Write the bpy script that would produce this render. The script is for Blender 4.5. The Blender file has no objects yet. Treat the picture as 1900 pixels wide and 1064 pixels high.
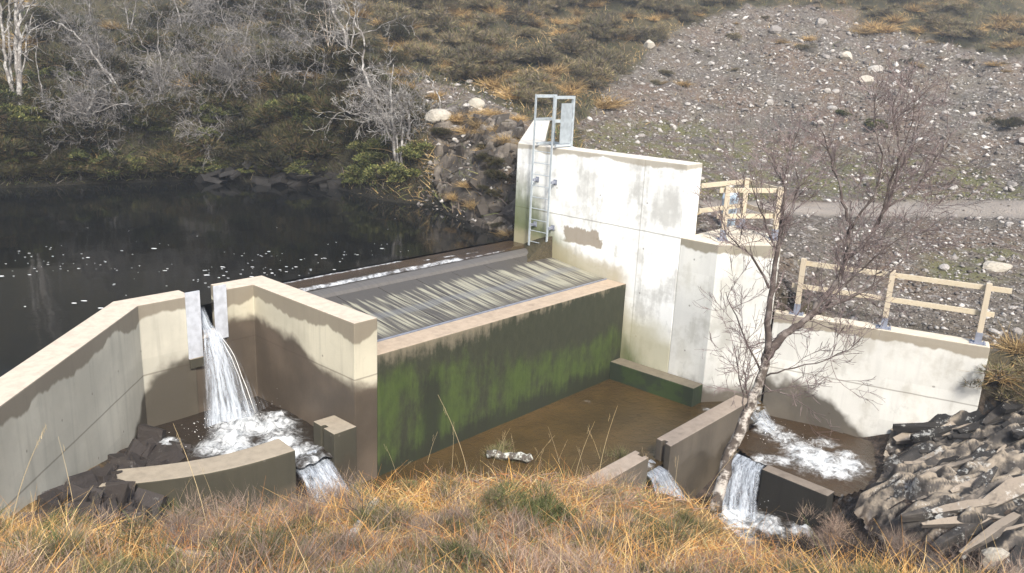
import bpy, bmesh, math, random
import numpy as np
random.seed(7); RS = np.random.RandomState(11)
C = bpy.context.scene.collection
D = bpy.data
R = math.radians

# ------------------------------------------------------------------ camera maths
FPX = 1520.47
CAMP = np.array([0.0, 0.0, 4.0])
RM = np.array([[0.67298427, -0.16682427, 0.72059825],
               [-0.73843081, -0.20760455, 0.64157642],
               [0.04256896, -0.96388278, -0.26290277]])      # camera axes (right, down, forward) as columns

def rayd(px, py):
    return np.stack([(np.asarray(px, float) - 950) / FPX, (np.asarray(py, float) - 532) / FPX,
                     np.ones_like(np.asarray(px, float))], -1) @ RM.T
def at(px, py, dep):
    return CAMP + rayd(px, py) * dep
def at_z(px, py, z):
    d = rayd(px, py); return CAMP + d * ((z - 4.0) / d[2])
def project(P):
    q = (np.asarray(P, float) - CAMP) @ RM
    w = np.where(q[..., 2] > .05, q[..., 2], .05)
    return 950 + FPX * q[..., 0] / w, 532 + FPX * q[..., 1] / w, q[..., 2]

# ------------------------------------------------------------------ mesh helpers
class MB:
    def __init__(s): s.v = []; s.f = []; s.n = 0
    def add(s, v, f):
        s.v.append(np.asarray(v, float)); s.f += [tuple(i + s.n for i in q) for q in f]; s.n += len(v)
    def box(s, c, h, rot=None):
        p = np.array([[x, y, z] for x in (-1, 1) for y in (-1, 1) for z in (-1, 1)], float) * np.asarray(h, float)
        if rot is not None: p = p @ np.asarray(rot).T
        s.add(p + np.asarray(c, float), [(0, 1, 3, 2), (4, 6, 7, 5), (0, 4, 5, 1), (2, 3, 7, 6), (0, 2, 6, 4), (1, 5, 7, 3)])
    def prism(s, poly, z0, z1):
        n = len(poly); z0 = [z0] * n if np.isscalar(z0) else z0; z1 = [z1] * n if np.isscalar(z1) else z1
        v = [(x, y, z0[i]) for i, (x, y) in enumerate(poly)] + [(x, y, z1[i]) for i, (x, y) in enumerate(poly)]
        f = [tuple(range(n - 1, -1, -1)), tuple(range(n, 2 * n))] + [(i, (i + 1) % n, n + (i + 1) % n, n + i) for i in range(n)]
        s.add(v, f)
    def bar(s, a, b, w, h):
        a = np.asarray(a, float); b = np.asarray(b, float); d = b - a; L = np.linalg.norm(d); d /= L
        u = np.array([0, 0, 1.]) if abs(d[2]) < .9 else np.array([0, 1., 0])
        x = np.cross(d, u); x /= np.linalg.norm(x); y = np.cross(x, d)
        s.box((a + b) / 2, (1, 1, 1), np.stack([d * L / 2, x * w / 2, y * h / 2], 1))
    def tube(s, pts, rad, sides=6):
        pts = np.asarray(pts, float); n = len(pts); rad = np.broadcast_to(rad, (n,))
        t = np.gradient(pts, axis=0); t /= np.linalg.norm(t, axis=1)[:, None] + 1e-9
        ref = np.array([.31, .17, .93]) if abs(t[0] @ np.array([.31, .17, .93])) < .9 else np.array([.9, .3, .1])
        x = np.cross(t, ref); x /= np.linalg.norm(x, axis=1)[:, None] + 1e-9; y = np.cross(t, x)
        a = np.arange(sides) / sides * 2 * math.pi
        v = pts[:, None] + rad[:, None, None] * (x[:, None] * np.cos(a)[None, :, None] + y[:, None] * np.sin(a)[None, :, None])
        f = [(i * sides + j, i * sides + (j + 1) % sides, (i + 1) * sides + (j + 1) % sides, (i + 1) * sides + j) for i in range(n - 1) for j in range(sides)]
        f += [tuple(range(sides - 1, -1, -1)), tuple((n - 1) * sides + j for j in range(sides))]
        s.add(v.reshape(-1, 3), f)
    def build(s, name, mat, parent=None, bevel=0, smooth=False, origin=None):
        me = D.meshes.new(name)
        V = np.concatenate(s.v) if s.v else np.zeros((0, 3))
        if origin is not None: V = V - np.asarray(origin, float)
        me.from_pydata(V.tolist(), [], s.f)
        if bevel:
            bm = bmesh.new(); bm.from_mesh(me)
            bmesh.ops.bevel(bm, geom=[e for e in bm.edges if e.is_manifold and e.calc_face_angle(0) > .4], offset=bevel, segments=2, affect='EDGES', profile=.6)
            bm.to_mesh(me); bm.free()
        if smooth: me.polygons.foreach_set('use_smooth', [True] * len(me.polygons))
        me.materials.append(mat)
        o = D.objects.new(name, me); C.objects.link(o)
        if origin is not None and parent is None: o.location = origin
        if parent: o.parent = parent
        return o

def np_mesh(name, V, F, mat, col=None, attrs=None, parent=None, smooth=False, origin=None):
    me = D.meshes.new(name); V = np.asarray(V, np.float32); F = np.asarray(F, np.int32); k = F.shape[1]
    if origin is not None: V = V - np.asarray(origin, np.float32)
    me.vertices.add(len(V)); me.vertices.foreach_set('co', V.ravel())
    me.loops.add(F.size); me.loops.foreach_set('vertex_index', F.ravel())
    me.polygons.add(len(F)); me.polygons.foreach_set('loop_start', np.arange(len(F), dtype=np.int32) * k)
    if smooth: me.polygons.foreach_set('use_smooth', np.ones(len(F), bool))
    if col is not None:
        a = me.attributes.new('col', 'FLOAT_COLOR', 'POINT')
        a.data.foreach_set('color', np.concatenate([col, np.ones((len(col), 1))], 1).astype(np.float32).ravel())
    for kk, vv in (attrs or {}).items():
        a = me.attributes.new(kk, 'FLOAT', 'POINT'); a.data.foreach_set('value', np.asarray(vv, np.float32))
    me.update(calc_edges=True); me.validate()
    me.materials.append(mat)
    o = D.objects.new(name, me); C.objects.link(o)
    if origin is not None and parent is None: o.location = origin
    if parent: o.parent = parent
    return o

def tag(o, label=None, cat=None, group=None, kind=None):
    if label: o['label'] = label
    if cat: o['category'] = cat
    if group: o['group'] = group
    if kind: o['kind'] = kind
    return o
def thing(name, label, cat, loc=(0, 0, 0), group=None):
    o = D.objects.new(name, None); C.objects.link(o); o.location = loc; o.empty_display_size = .1
    return tag(o, label, cat, group)
def dup(root, loc, rz=0, sc=1, label=None, group=None, tilt=None):
    r = root.copy(); C.objects.link(r); r.location = loc; r.rotation_euler = tilt or (0, 0, rz)
    r.scale = (sc, sc, sc) if np.isscalar(sc) else sc
    if label: r['label'] = label
    if group: r['group'] = group
    for ch in list(root.children):
        c = ch.copy(); C.objects.link(c); c.parent = r
    return r

# ------------------------------------------------------------------ noise
def _lat(ix, iy, seed):
    h = (ix * 374761393 + iy * 668265263 + seed * 1442695041) & 0x7fffffff
    h = ((h ^ (h >> 13)) * 1274126177) & 0x7fffffff
    return ((h ^ (h >> 16)) & 0xffff) / 65535.0
def vnoise(x, y, seed=0):
    ix = np.floor(x).astype(np.int64); iy = np.floor(y).astype(np.int64); fx = x - ix; fy = y - iy
    fx = fx * fx * (3 - 2 * fx); fy = fy * fy * (3 - 2 * fy)
    a = _lat(ix, iy, seed); b = _lat(ix + 1, iy, seed); c = _lat(ix, iy + 1, seed); d = _lat(ix + 1, iy + 1, seed)
    return (a * (1 - fx) + b * fx) * (1 - fy) + (c * (1 - fx) + d * fx) * fy
def fbm(x, y, sc, octv=4, seed=0):
    r = 0; amp = .5; tot = 0
    for o in range(octv):
        r = r + amp * vnoise(x * sc, y * sc, seed + o * 17); tot += amp; sc *= 2.03; amp *= .55
    return r / tot
def sstep(a, b, x):
    t = np.clip((x - a) / (b - a), 0, 1); return t * t * (3 - 2 * t)
def inpoly(x, y, poly):
    r = np.zeros(np.shape(x), bool); n = len(poly)
    for i in range(n):
        x1, y1 = poly[i]; x2, y2 = poly[(i + 1) % n]
        if y1 == y2: continue
        c = ((y1 > y) != (y2 > y)) & (x < (x2 - x1) * (y - y1) / (y2 - y1) + x1); r ^= c
    return r

# ------------------------------------------------------------------ node helper
class G:
    def __init__(s, name):
        s.m = D.materials.new(name); s.m.use_nodes = True; s.nt = s.m.node_tree; s.nt.nodes.clear()
        s.out = s.nt.nodes.new('ShaderNodeOutputMaterial')
        s.pos = s.N('ShaderNodeNewGeometry').outputs['Position']
    def N(s, t, **kw):
        n = s.nt.nodes.new(t)
        for k, v in kw.items(): setattr(n, k, v)
        return n
    def put(s, sock, v):
        if isinstance(v, bpy.types.NodeSocket): s.nt.links.new(v, sock)
        elif v is not None:
            if sock.type == 'RGBA': v = tuple(v) + (1,) if len(v) == 3 else v
            sock.default_value = v
    def math(s, op, a, b=None, c=None, clamp=False):
        n = s.N('ShaderNodeMath', operation=op); n.use_clamp = clamp
        for i, v in enumerate((a, b, c)):
            if v is not None: s.put(n.inputs[i], v)
        return n.outputs[0]
    def add(s, a, b): return s.math('ADD', a, b)
    def mul(s, a, b): return s.math('MULTIPLY', a, b)
    def sub(s, a, b): return s.math('SUBTRACT', a, b)
    def ss(s, x, a, b):
        n = s.N('ShaderNodeMapRange', interpolation_type='SMOOTHSTEP'); s.put(n.inputs[0], x); s.put(n.inputs[1], a); s.put(n.inputs[2], b); return n.outputs[0]
    def mix(s, f, a, b, bt='MIX'):
        n = s.N('ShaderNodeMix', data_type='RGBA', blend_type=bt); s.put(n.inputs[0], f); s.put(n.inputs[6], a); s.put(n.inputs[7], b); return n.outputs[2]
    def xyz(s, v=None):
        n = s.N('ShaderNodeSeparateXYZ'); s.put(n.inputs[0], v or s.pos); return n.outputs
    def vec(s, x, y, z):
        n = s.N('ShaderNodeCombineXYZ'); s.put(n.inputs[0], x); s.put(n.inputs[1], y); s.put(n.inputs[2], z); return n.outputs[0]
    def vs(s, k, v=None):
        n = s.N('ShaderNodeVectorMath', operation='MULTIPLY'); s.put(n.inputs[0], v or s.pos); n.inputs[1].default_value = k; return n.outputs[0]
    def noise(s, scale, detail=4, v=None, rough=.55, dist=0):
        n = s.N('ShaderNodeTexNoise'); s.put(n.inputs['Vector'], v or s.pos); n.inputs['Scale'].default_value = scale
        n.inputs['Detail'].default_value = detail; n.inputs['Roughness'].default_value = rough; n.inputs['Distortion'].default_value = dist; return n.outputs[0]
    def voro(s, scale, v=None, feature='F1', out=0):
        n = s.N('ShaderNodeTexVoronoi', feature=feature); s.put(n.inputs['Vector'], v or s.pos); n.inputs['Scale'].default_value = scale; return n.outputs[out]
    def attr(s, name, out=0):
        n = s.N('ShaderNodeAttribute', attribute_name=name); return n.outputs[out]
    def nz(s):
        return s.xyz(s.N('ShaderNodeNewGeometry').outputs['Normal'])[2]
    def rnd(s): return s.N('ShaderNodeObjectInfo').outputs['Random']
    def bump(s, h, st=.5, d=.02):
        n = s.N('ShaderNodeBump'); n.inputs['Strength'].default_value = st; n.inputs['Distance'].default_value = d; s.put(n.inputs['Height'], h); return n.outputs[0]
    def done(s, col, rough=.8, bump=None, spec=.3, metal=0, alpha=None, trans=None, **kw):
        p = s.N('ShaderNodeBsdfPrincipled'); s.put(p.inputs['Base Color'], col); s.put(p.inputs['Roughness'], rough)
        p.inputs['Specular IOR Level'].default_value = spec; s.put(p.inputs['Metallic'], metal)
        if bump: s.put(p.inputs['Normal'], bump)
        if alpha is not None: s.put(p.inputs['Alpha'], alpha)
        for k, v in kw.items(): s.put(p.inputs[k], v)
        s.nt.links.new(p.outputs[0], s.out.inputs[0]); return s.m

# ------------------------------------------------------------------ materials
def concrete(name, side=(.40, .36, .27), top=(.56, .47, .37), zt=0., band=.3, bandc=(.17, .14, .10), wet=None, wetc=(.055, .045, .032),
             joints=(), lime=0, extra=None, vert=None, topdark=0):
    g = G(name); x, y, z = g.xyz()
    n1 = g.noise(.9, 5); n2 = g.noise(7, 5, rough=.7); stv = g.noise(1, 4, g.vs((7, 7, .5)))
    c = g.mix(g.ss(n1, .3, .7), tuple(k * .84 for k in side), tuple(min(1, k * 1.13) for k in side))
    c = g.mix(g.mul(g.ss(stv, .48, .78), .42), c, tuple(k * .55 for k in side))
    c = g.mix(g.mul(g.ss(n2, .55, .8), .3), c, tuple(k * .6 for k in side))
    wnz = g.N('ShaderNodeTexWhiteNoise'); g.put(wnz.inputs['Vector'], g.vec(g.math('FLOOR', g.mul(g.add(x, .13), .62)), g.math('FLOOR', g.mul(g.add(y, .21), .62)), g.math('FLOOR', g.mul(g.add(z, .05), 1.15))))
    pan = wnz.outputs[0]; c = g.mix(g.mul(pan, .22), c, tuple(k * .55 for k in side))
    if lime:
        lm = g.mul(g.ss(g.add(g.noise(1.4, 6, rough=.65), g.mul(g.sub(stv, .5), .4)), .33, .55), lime)
        c = g.mix(lm, c, g.mix(g.mul(pan, .7), (.90, .90, .86), (.70, .70, .66)))
        c = g.mix(g.mul(g.ss(g.noise(2.3, 6, g.vs((1, 1, .8)), rough=.7), .58, .68), .45), c, (.42, .42, .38))
    pits = g.ss(g.voro(9), .035, .015); c = g.mix(g.mul(pits, .7), c, (.1, .09, .07))
    hu = g.sub(g.math('FRACT', g.mul(g.add(x, y), .8)), .5); hv = g.sub(g.math('FRACT', g.add(z, .27)), .5)
    hd = g.math('SQRT', g.add(g.mul(g.mul(hu, hu), 1.56), g.mul(hv, hv))); c = g.mix(g.mul(g.ss(hd, .024, .016), .6), c, (.12, .105, .085))
    for j in joints:
        jl = g.ss(g.math('ABSOLUTE', g.sub(g.add(z, g.mul(g.noise(3, 2), .02)), j + .01)), .02, .006); c = g.mix(g.mul(jl, .55), c, (.13, .11, .08))
    if vert:
        for ax, p in vert:
            a = (x, y)[ax]; jl = g.ss(g.math('ABSOLUTE', g.sub(a, p)), .02, .006); c = g.mix(g.mul(jl, .4), c, (.16, .14, .11))
    if extra: c = extra(g, c, x, y, z)
    edge = g.add(g.mul(g.sub(g.noise(1.1, 4, g.vs((1, 1, .15))), .5), band * 2.2), g.mul(g.sub(g.noise(6, 3, g.vs((1, 1, .1))), .5), band * .35))
    if band:
        bm_ = g.ss(g.add(z, edge), zt - band, zt - band + .05); c = g.mix(g.mul(bm_, .82), c, bandc)
    rough = .85
    if wet is not None:
        wn = g.add(g.mul(g.sub(g.noise(.8, 4), .5), 1.0), g.mul(g.sub(g.noise(4, 3), .5), .2))
        if callable(wet): wz = wet(g, x, y, z)
        else: wz = wet
        w = g.ss(g.sub(g.add(z, wn), wz), .14, -.1); c = g.mix(g.mul(w, .93), c, g.mix(g.ss(n1, .35, .65), wetc, tuple(k * 1.8 for k in wetc)))
        rough = g.math('SUBTRACT', .85, g.mul(w, .4))
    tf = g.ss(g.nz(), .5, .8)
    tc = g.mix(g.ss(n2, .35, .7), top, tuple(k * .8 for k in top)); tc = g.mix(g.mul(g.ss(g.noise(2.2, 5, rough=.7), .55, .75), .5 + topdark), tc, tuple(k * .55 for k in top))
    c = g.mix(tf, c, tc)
    h = g.add(g.mul(g.noise(30, 4), .5), g.mul(n2, .8))
    return g.done(c, rough, g.bump(g.sub(h, g.mul(pits, .6)), .35, .012), spec=.3)

def wing_wet(g, x, y, z):   # the damp patch beside the spout, fading out along the splay
    return g.add(-3.0, g.mul(g.ss(x, 4.2, 5.9), 2.0))
def hw_extra(g, c, x, y, z):
    # brown patch of damp, and green at the foot near the weir
    e = g.mul(g.sub(g.noise(3.5, 5), .5), .55); e2 = g.mul(g.sub(g.noise(9, 3, g.vs((1, 1, .1))), .5), .3)
    m = g.mul(g.mul(g.ss(g.add(y, e), 10.62, 10.68), g.ss(g.add(y, e), 11.78, 11.70)), g.mul(g.ss(g.add(z, g.mul(e, .3)), .0, .04), g.ss(g.add(z, e2), .42, .36)))
    c = g.mix(g.mul(m, .85), c, (.24, .19, .13))
    low = g.ss(g.add(z, g.add(g.mul(g.sub(g.noise(1.2, 4), .5), 1.3), g.mul(g.sub(y, 9.5), -.45))), -.75, -1.7)
    c = g.mix(g.mul(low, .75), c, (.40, .37, .22))
    gr = g.ss(g.add(g.add(z, g.mul(g.sub(g.noise(2, 5, g.vs((1, 1, .35))), .5), 1.6)), g.mul(g.sub(10.0, y), .9)), -1.2, -2.2)
    c = g.mix(g.mul(gr, .88), c, g.mix(g.noise(5, 4), (.05, .075, .02), (.14, .16, .06)))
    scr = g.mul(g.ss(g.add(z, g.mul(g.sub(g.noise(5, 3), .5), .35)), g.add(.16, g.mul(g.sub(y, 12.7), .14)), g.add(-.12, g.mul(g.sub(y, 12.7), .14))), g.ss(y, 9.6, 10.2))
    return g.mix(g.mul(scr, .75), c, (.36, .31, .2))
def mossy(g, c, x, y, z):
    st = g.noise(1, 5, g.vs((9, 9, .6)), rough=.65); a = g.noise(1, 6, g.vs((1.1, 1.1, .5)), rough=.62); f = g.noise(1, 6, g.vs((8, 8, 4)), rough=.7)
    cl = g.noise(2.6, 6, rough=.7); fr = g.add(g.mul(g.sub(st, .5), .5), g.add(g.mul(g.sub(f, .5), .4), g.mul(g.sub(cl, .5), .5)))
    c = g.mix(g.ss(g.add(z, fr), g.sub(-.52, g.mul(g.ss(x, 13.0, 9.0), .06)), g.sub(-.72, g.mul(g.ss(x, 13.0, 9.0), .22))), (.17, .145, .10), g.mix(f, (.018, .021, .012), (.05, .052, .03)))
    up = g.add(g.mul(g.mul(g.ss(x, 9.6, 12.0), g.ss(z, -2.0, -1.0)), .34), g.mul(g.ss(z, -1.35, -.8), .14))
    gm = g.ss(g.sub(g.add(g.mul(a, .7), g.add(g.mul(st, .22), g.add(g.mul(f, .22), g.mul(cl, .36)))), up), .60, .84)
    c = g.mix(g.mul(gm, g.ss(z, -.7, -1.05)), c, g.mix(g.add(g.mul(f, .5), g.mul(st, .5)), (.022, .04, .008), (.08, .108, .03)))
    sl = g.mul(g.ss(g.add(g.math('ABSOLUTE', g.sub(x, 9.1)), g.mul(fr, .4)), .36, .08), g.ss(g.add(z, fr), -1.0, -1.5)); c = g.mix(g.mul(sl, .85), c, (.02, .022, .014))
    c = g.mix(g.mul(g.ss(g.add(z, fr), -2.3, -2.65), .9), c, (.022, .024, .014))
    return c
def green_low(g, c, x, y, z):
    return g.mix(g.ss(g.add(g.noise(2, 5), g.mul(g.sub(g.noise(7, 4), .5), .5)), .42, .6), (.03, .04, .022), (.04, .062, .02))

M = {}
M['wing'] = concrete('concrete_wing', side=(.53, .50, .41), zt=0, band=.27, joints=(-1.2,), wet=wing_wet)
M['divider'] = concrete('concrete_divider', side=(.50, .46, .35), zt=0, band=.30, joints=(-.95,),
                        wet=lambda g, x, y, z: g.add(-1.05, g.mul(g.ss(y, 10.3, 11.6), .35)), wetc=(.05, .036, .026))
M['head'] = concrete('concrete_head', side=(.60, .595, .555), top=(.64, .6, .52), zt=2.15, band=.16, bandc=(.33, .29, .22), joints=(.62,), vert=((1, 9.62),), lime=1.0, extra=hw_extra)
M['plat'] = concrete('concrete_platform', side=(.57, .56, .50), top=(.64, .57, .45), zt=.63, band=.24, bandc=(.2, .17, .11), lime=.45, wet=-2.5)
M['retain'] = concrete('concrete_retaining', side=(.55, .53, .47), top=(.62, .55, .43), zt=-.8, band=.24, bandc=(.23, .19, .13), joints=(-2.0,), lime=.35,
                       wet=lambda g, x, y, z: g.sub(-2.2, g.mul(g.ss(y, 6.3, 4.4), 1.0)))
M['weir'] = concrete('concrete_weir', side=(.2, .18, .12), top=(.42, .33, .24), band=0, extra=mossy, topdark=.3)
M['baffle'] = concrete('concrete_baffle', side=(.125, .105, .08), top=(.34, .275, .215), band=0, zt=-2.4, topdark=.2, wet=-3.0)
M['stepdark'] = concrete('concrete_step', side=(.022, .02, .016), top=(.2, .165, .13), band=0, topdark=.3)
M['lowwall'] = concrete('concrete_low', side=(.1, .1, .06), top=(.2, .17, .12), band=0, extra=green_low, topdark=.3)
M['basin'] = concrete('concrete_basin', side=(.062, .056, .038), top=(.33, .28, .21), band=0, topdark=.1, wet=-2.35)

def steel(name, col, rough=.5, metal=.3):
    g = G(name); c = g.mix(g.ss(g.noise(9, 5), .35, .7), col, tuple(k * .78 for k in col)); c = g.mix(g.mul(g.ss(g.noise(40, 3), .6, .75), .3), c, tuple(k * .6 for k in col))
    return g.done(c, rough, metal=metal, spec=.4)
M['galv'] = steel('galvanised_steel', (.52, .57, .59))
M['plate'] = steel('stainless_plate', (.58, .60, .64), .45, .2)
M['shoe'] = steel('post_shoe_steel', (.28, .30, .36), .5, .3)
M['mesh_panel'] = steel('panel_steel', (.38, .42, .44), .6, .2)
def timber():
    g = G('timber'); w = g.noise(1, 5, g.vs((18, 18, 18)), dist=1.5)
    c = g.mix(g.noise(3, 3), (.47, .40, .28), (.56, .49, .37)); c = g.mix(g.mul(g.ss(w, .5, .75), .5), c, (.36, .26, .14))
    c = g.mix(g.ss(g.voro(3.5), .06, .03), c, (.2, .12, .06))
    return g.done(c, .75, g.bump(w, .3, .005))
M['timber'] = timber()
def timber2():
    g = G('post_timber'); w = g.noise(1, 5, g.vs((30, 30, 2)))
    c = g.mix(w, (.42, .35, .25), (.58, .5, .38)); return g.done(c, .8, g.bump(w, .3, .005))
M['post'] = timber2()
def screen_mat():
    g = G('wedge_wire_screen'); x, y, z = g.xyz()
    st = g.noise(1, 3, g.vs((9, .32, 0)), rough=.7); st2 = g.noise(1, 2, g.vs((42, .5, 0)))
    v = g.sub(12.45, y)      # 0 at the crest, 2 at the toe
    s = g.add(g.mul(st, .8), g.mul(st2, .32))
    thr = g.add(.56, g.mul(g.sub(g.ss(v, .05, .65), 1), -.30))
    dry = g.ss(g.sub(s, thr), -.035, .05)
    toe = g.ss(g.add(v, g.mul(st, .5)), 2.0, 2.35)
    dry = g.mul(dry, g.sub(1, g.mul(toe, .85)))
    c = g.mix(dry, (.072, .065, .056), g.mix(st2, (.21, .20, .148), (.34, .325, .25)))
    band_ = g.ss(g.math('ABSOLUTE', g.sub(v, g.add(.95, g.mul(g.noise(.8, 2), .5)))), .2, .05); c = g.mix(g.mul(band_, .45), c, (.15, .155, .16))
    wire = g.noise(1, 1, g.vs((3, 120, 0)))
    return g.done(c, g.add(.5, g.mul(dry, .35)), g.bump(g.add(wire, st2), .25, .008), spec=.22)
M['screen'] = screen_mat()
def plate_mat():
    g = G('crest_plate_steel'); st = g.noise(1, 3, g.vs((12, .8, 0)))
    return g.done(g.mix(st, (.075, .068, .06), (.14, .13, .118)), .5, g.bump(st, .3, .01), spec=.25)
M['crest'] = plate_mat()

def water_dark():
    g = G('pond_water'); h = g.noise(2.2, 3, g.vs((1, 1, 1))); h2 = g.noise(14, 2)
    return g.done((.006, .0065, .006), .06, g.bump(g.add(h, g.mul(h2, .12)), .035, .06), spec=.34, IOR=1.33)
M['pond'] = water_dark()
def water_foam():
    g = G('running_water'); f = g.attr('f', 2); base = g.attr('col')
    n = g.noise(5, 6, rough=.68, dist=.8); n2 = g.noise(20, 4, rough=.7)
    s = g.add(g.add(g.mul(g.sub(n, .5), 2.0), g.mul(g.sub(n2, .5), .9)), g.sub(f, .72))
    foam = g.mul(g.ss(g.add(s, g.mul(g.sub(g.noise(1.6, 4), .5), .5)), -.45, .95), g.ss(f, .1, .7))
    c = g.mix(g.ss(g.noise(.9, 4), .3, .7), base, g.mix(.4, base, (.012, .012, .008)))
    c = g.mix(foam, c, g.mix(g.ss(n, .3, .62), (.42, .46, .48), (.80, .82, .82)))
    return g.done(c, g.add(.06, g.mul(foam, .6)), g.bump(g.add(g.mul(n, 1.2), g.mul(n2, .4)), .35, .05), spec=.45, IOR=1.33)
M['wfoam'] = water_foam()
def fall_mat(name, dens, tint=(.86, .89, .92), su=14, vf=7.):
    g = G(name); uv = g.N('ShaderNodeUVMap').outputs[0]; u, v, _ = g.xyz(uv)
    a = g.noise(1, 5, g.vec(g.mul(u, su), g.mul(v, 1.6), 0.), rough=.65, dist=.5); b = g.noise(1, 5, g.vec(g.mul(u, su * 2.5), g.mul(v, vf), 1.), rough=.75)
    edge = g.mul(g.ss(u, 0, .14), g.ss(u, 1, .84))
    dn = g.attr('f', 2)
    s = g.add(g.add(g.mul(a, .75), g.mul(b, .35)), g.sub(g.mul(edge, .3), .3))
    al = g.ss(g.add(s, g.add(dn, dens - .55)), -.12, .42)
    c = g.mix(g.ss(b, .3, .65), tuple(k * .62 for k in tint), tint)
    return g.done(c, .3, g.bump(g.add(a, b), .5, .03), spec=.5, alpha=al)
M['fall'] = fall_mat('falling_water', .03, (.58, .63, .69), su=9, vf=13.)
M['fall2'] = fall_mat('broken_water', -.17, (.5, .53, .56), su=6, vf=16.)
g = G('foam_white'); M['foam'] = g.done(g.mix(g.noise(20, 4), (.7, .7, .66), (.9, .9, .88)), .6)

def rock_mat(name, a, b, top, lich=.35, sc=1.0, wetz=None, isl=False):
    g = G(name); oc = g.pos; x, y, z = g.xyz()
    n = g.noise(1.2 * sc, 6, rough=.65); fine = g.noise(14 * sc, 6, rough=.72); lay = g.noise(1, 5, g.vs((2 * sc, 2 * sc, 16 * sc)))
    tn = g.N('ShaderNodeNewGeometry').outputs['Random Per Island'] if isl else g.attr('tone', 2); gp = g.attr('gap', 2)
    c = g.mix(g.ss(g.add(g.mul(g.sub(n, .5), .8), tn), .25, .75), a, b); c = g.mix(g.mul(g.ss(lay, .5, .75), .5), c, tuple(k * .4 for k in a))
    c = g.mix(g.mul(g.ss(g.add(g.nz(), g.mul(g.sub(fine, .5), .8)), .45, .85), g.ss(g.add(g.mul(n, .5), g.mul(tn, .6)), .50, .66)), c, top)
    c = g.mix(g.mul(g.ss(g.add(fine, g.mul(g.sub(g.noise(2.2 * sc, 3), .5), .9)), .62, .7), lich), c, (.62, .62, .58))
    c = g.mix(g.mul(g.ss(g.noise(5 * sc, 5), .55, .7), .5), c, (.035, .028, .022))
    c = g.mix(g.mul(gp, .85), c, (.012, .010, .008))
    r = .7
    if wetz is not None:
        w = g.ss(g.add(z, g.mul(g.sub(n, .5), .8)), wetz + .3, wetz - .1); c = g.mix(g.mul(w, .8), c, (.035, .022, .014)); r = g.sub(.75, g.mul(w, .45))
    return g.done(c, r, g.bump(g.add(g.mul(fine, .7), g.mul(lay, .8)), .7, .03), spec=.35)
M['rock'] = rock_mat('outcrop_rock', (.014, .013, .012), (.062, .054, .047), (.26, .215, .16), .40, wetz=-3.1)
M['slate'] = rock_mat('slate_slab', (.018, .016, .014), (.11, .095, .08), (.26, .215, .165), .42, wetz=-3.1, isl=True)
M['cliff'] = rock_mat('cliff_rock', (.045, .036, .027), (.095, .078, .06), (.16, .135, .105), .12)
M['ledge'] = rock_mat('ledge_rock', (.016, .014, .012), (.034, .029, .024), (.06, .05, .038), .03)
M['wetrock'] = rock_mat('wet_rock', (.035, .028, .024), (.08, .062, .052), (.15, .118, .096), .08)
def stone_mat(name, a, b):
    g = G(name); o = g.rnd(); n = g.noise(6, 5, g.N('ShaderNodeTexCoord').outputs['Object'])
    c = g.mix(o, a, b); c = g.mix(g.mul(g.ss(n, .45, .7), .55), c, tuple(k * .5 for k in a)); return g.done(c, .85, g.bump(n, .5, .05))
M['stone'] = stone_mat('scree_stone', (.20, .18, .165), (.46, .43, .39))
M['boulder'] = stone_mat('pale_boulder', (.36, .33, .27), (.42, .38, .32))
def attr_mat(name, rough=.85, spec=.2, trans=0, var=0):
    g = G(name); c = g.attr('col')
    if var:
        r = g.rnd(); c = g.mix(1.0, c, g.mix(r, (1 - var,) * 3, (1 + var, 1 + var * .8, 1 + var * .4)), 'MULTIPLY')
    return g.done(c, rough, spec=spec)
M['blade'] = attr_mat('grass_blades'); M['leaf'] = attr_mat('foliage', var=.35); M['pebble'] = attr_mat('pebbles')
def bark(name, a, b, dark=.4, sc=1.0):
    g = G(name); v = g.N('ShaderNodeTexCoord').outputs['Object']
    n = g.noise(5 * sc, 5, v, rough=.7); n2 = g.noise(1, 4, g.vs((14 * sc, 14 * sc, 60 * sc), v))
    c = g.mix(g.ss(n, .40, .53), a, b); c = g.mix(g.mul(g.ss(n2, .56, .66), dark), c, (.045, .035, .03))
    return g.done(c, .85, g.bump(g.add(n, n2), .5, .015), spec=.2)
M['birch'] = bark('birch_bark', (.40, .365, .32), (.075, .06, .048), .9, .8)
M['limb'] = bark('limb_bark', (.17, .145, .128), (.075, .058, .05), .4)
M['paletwig'] = bark('pale_twigs', (.36, .345, .32), (.17, .155, .14), .35)
M['greytwig'] = bark('grey_twigs', (.25, .235, .22), (.12, .11, .10), .3)
M['redtwig'] = bark('red_twigs', (.225, .175, .165), (.15, .115, .108), .2)
M['deadwood'] = bark('dead_wood', (.58, .53, .46), (.32, .25, .19), .6)
M['lichenlog'] = bark('lichen_log', (.55, .56, .5), (.1, .085, .07), .5, 2)
M['darkbark'] = bark('dark_bark', (.1, .085, .075), (.05, .042, .036), .3)

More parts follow.
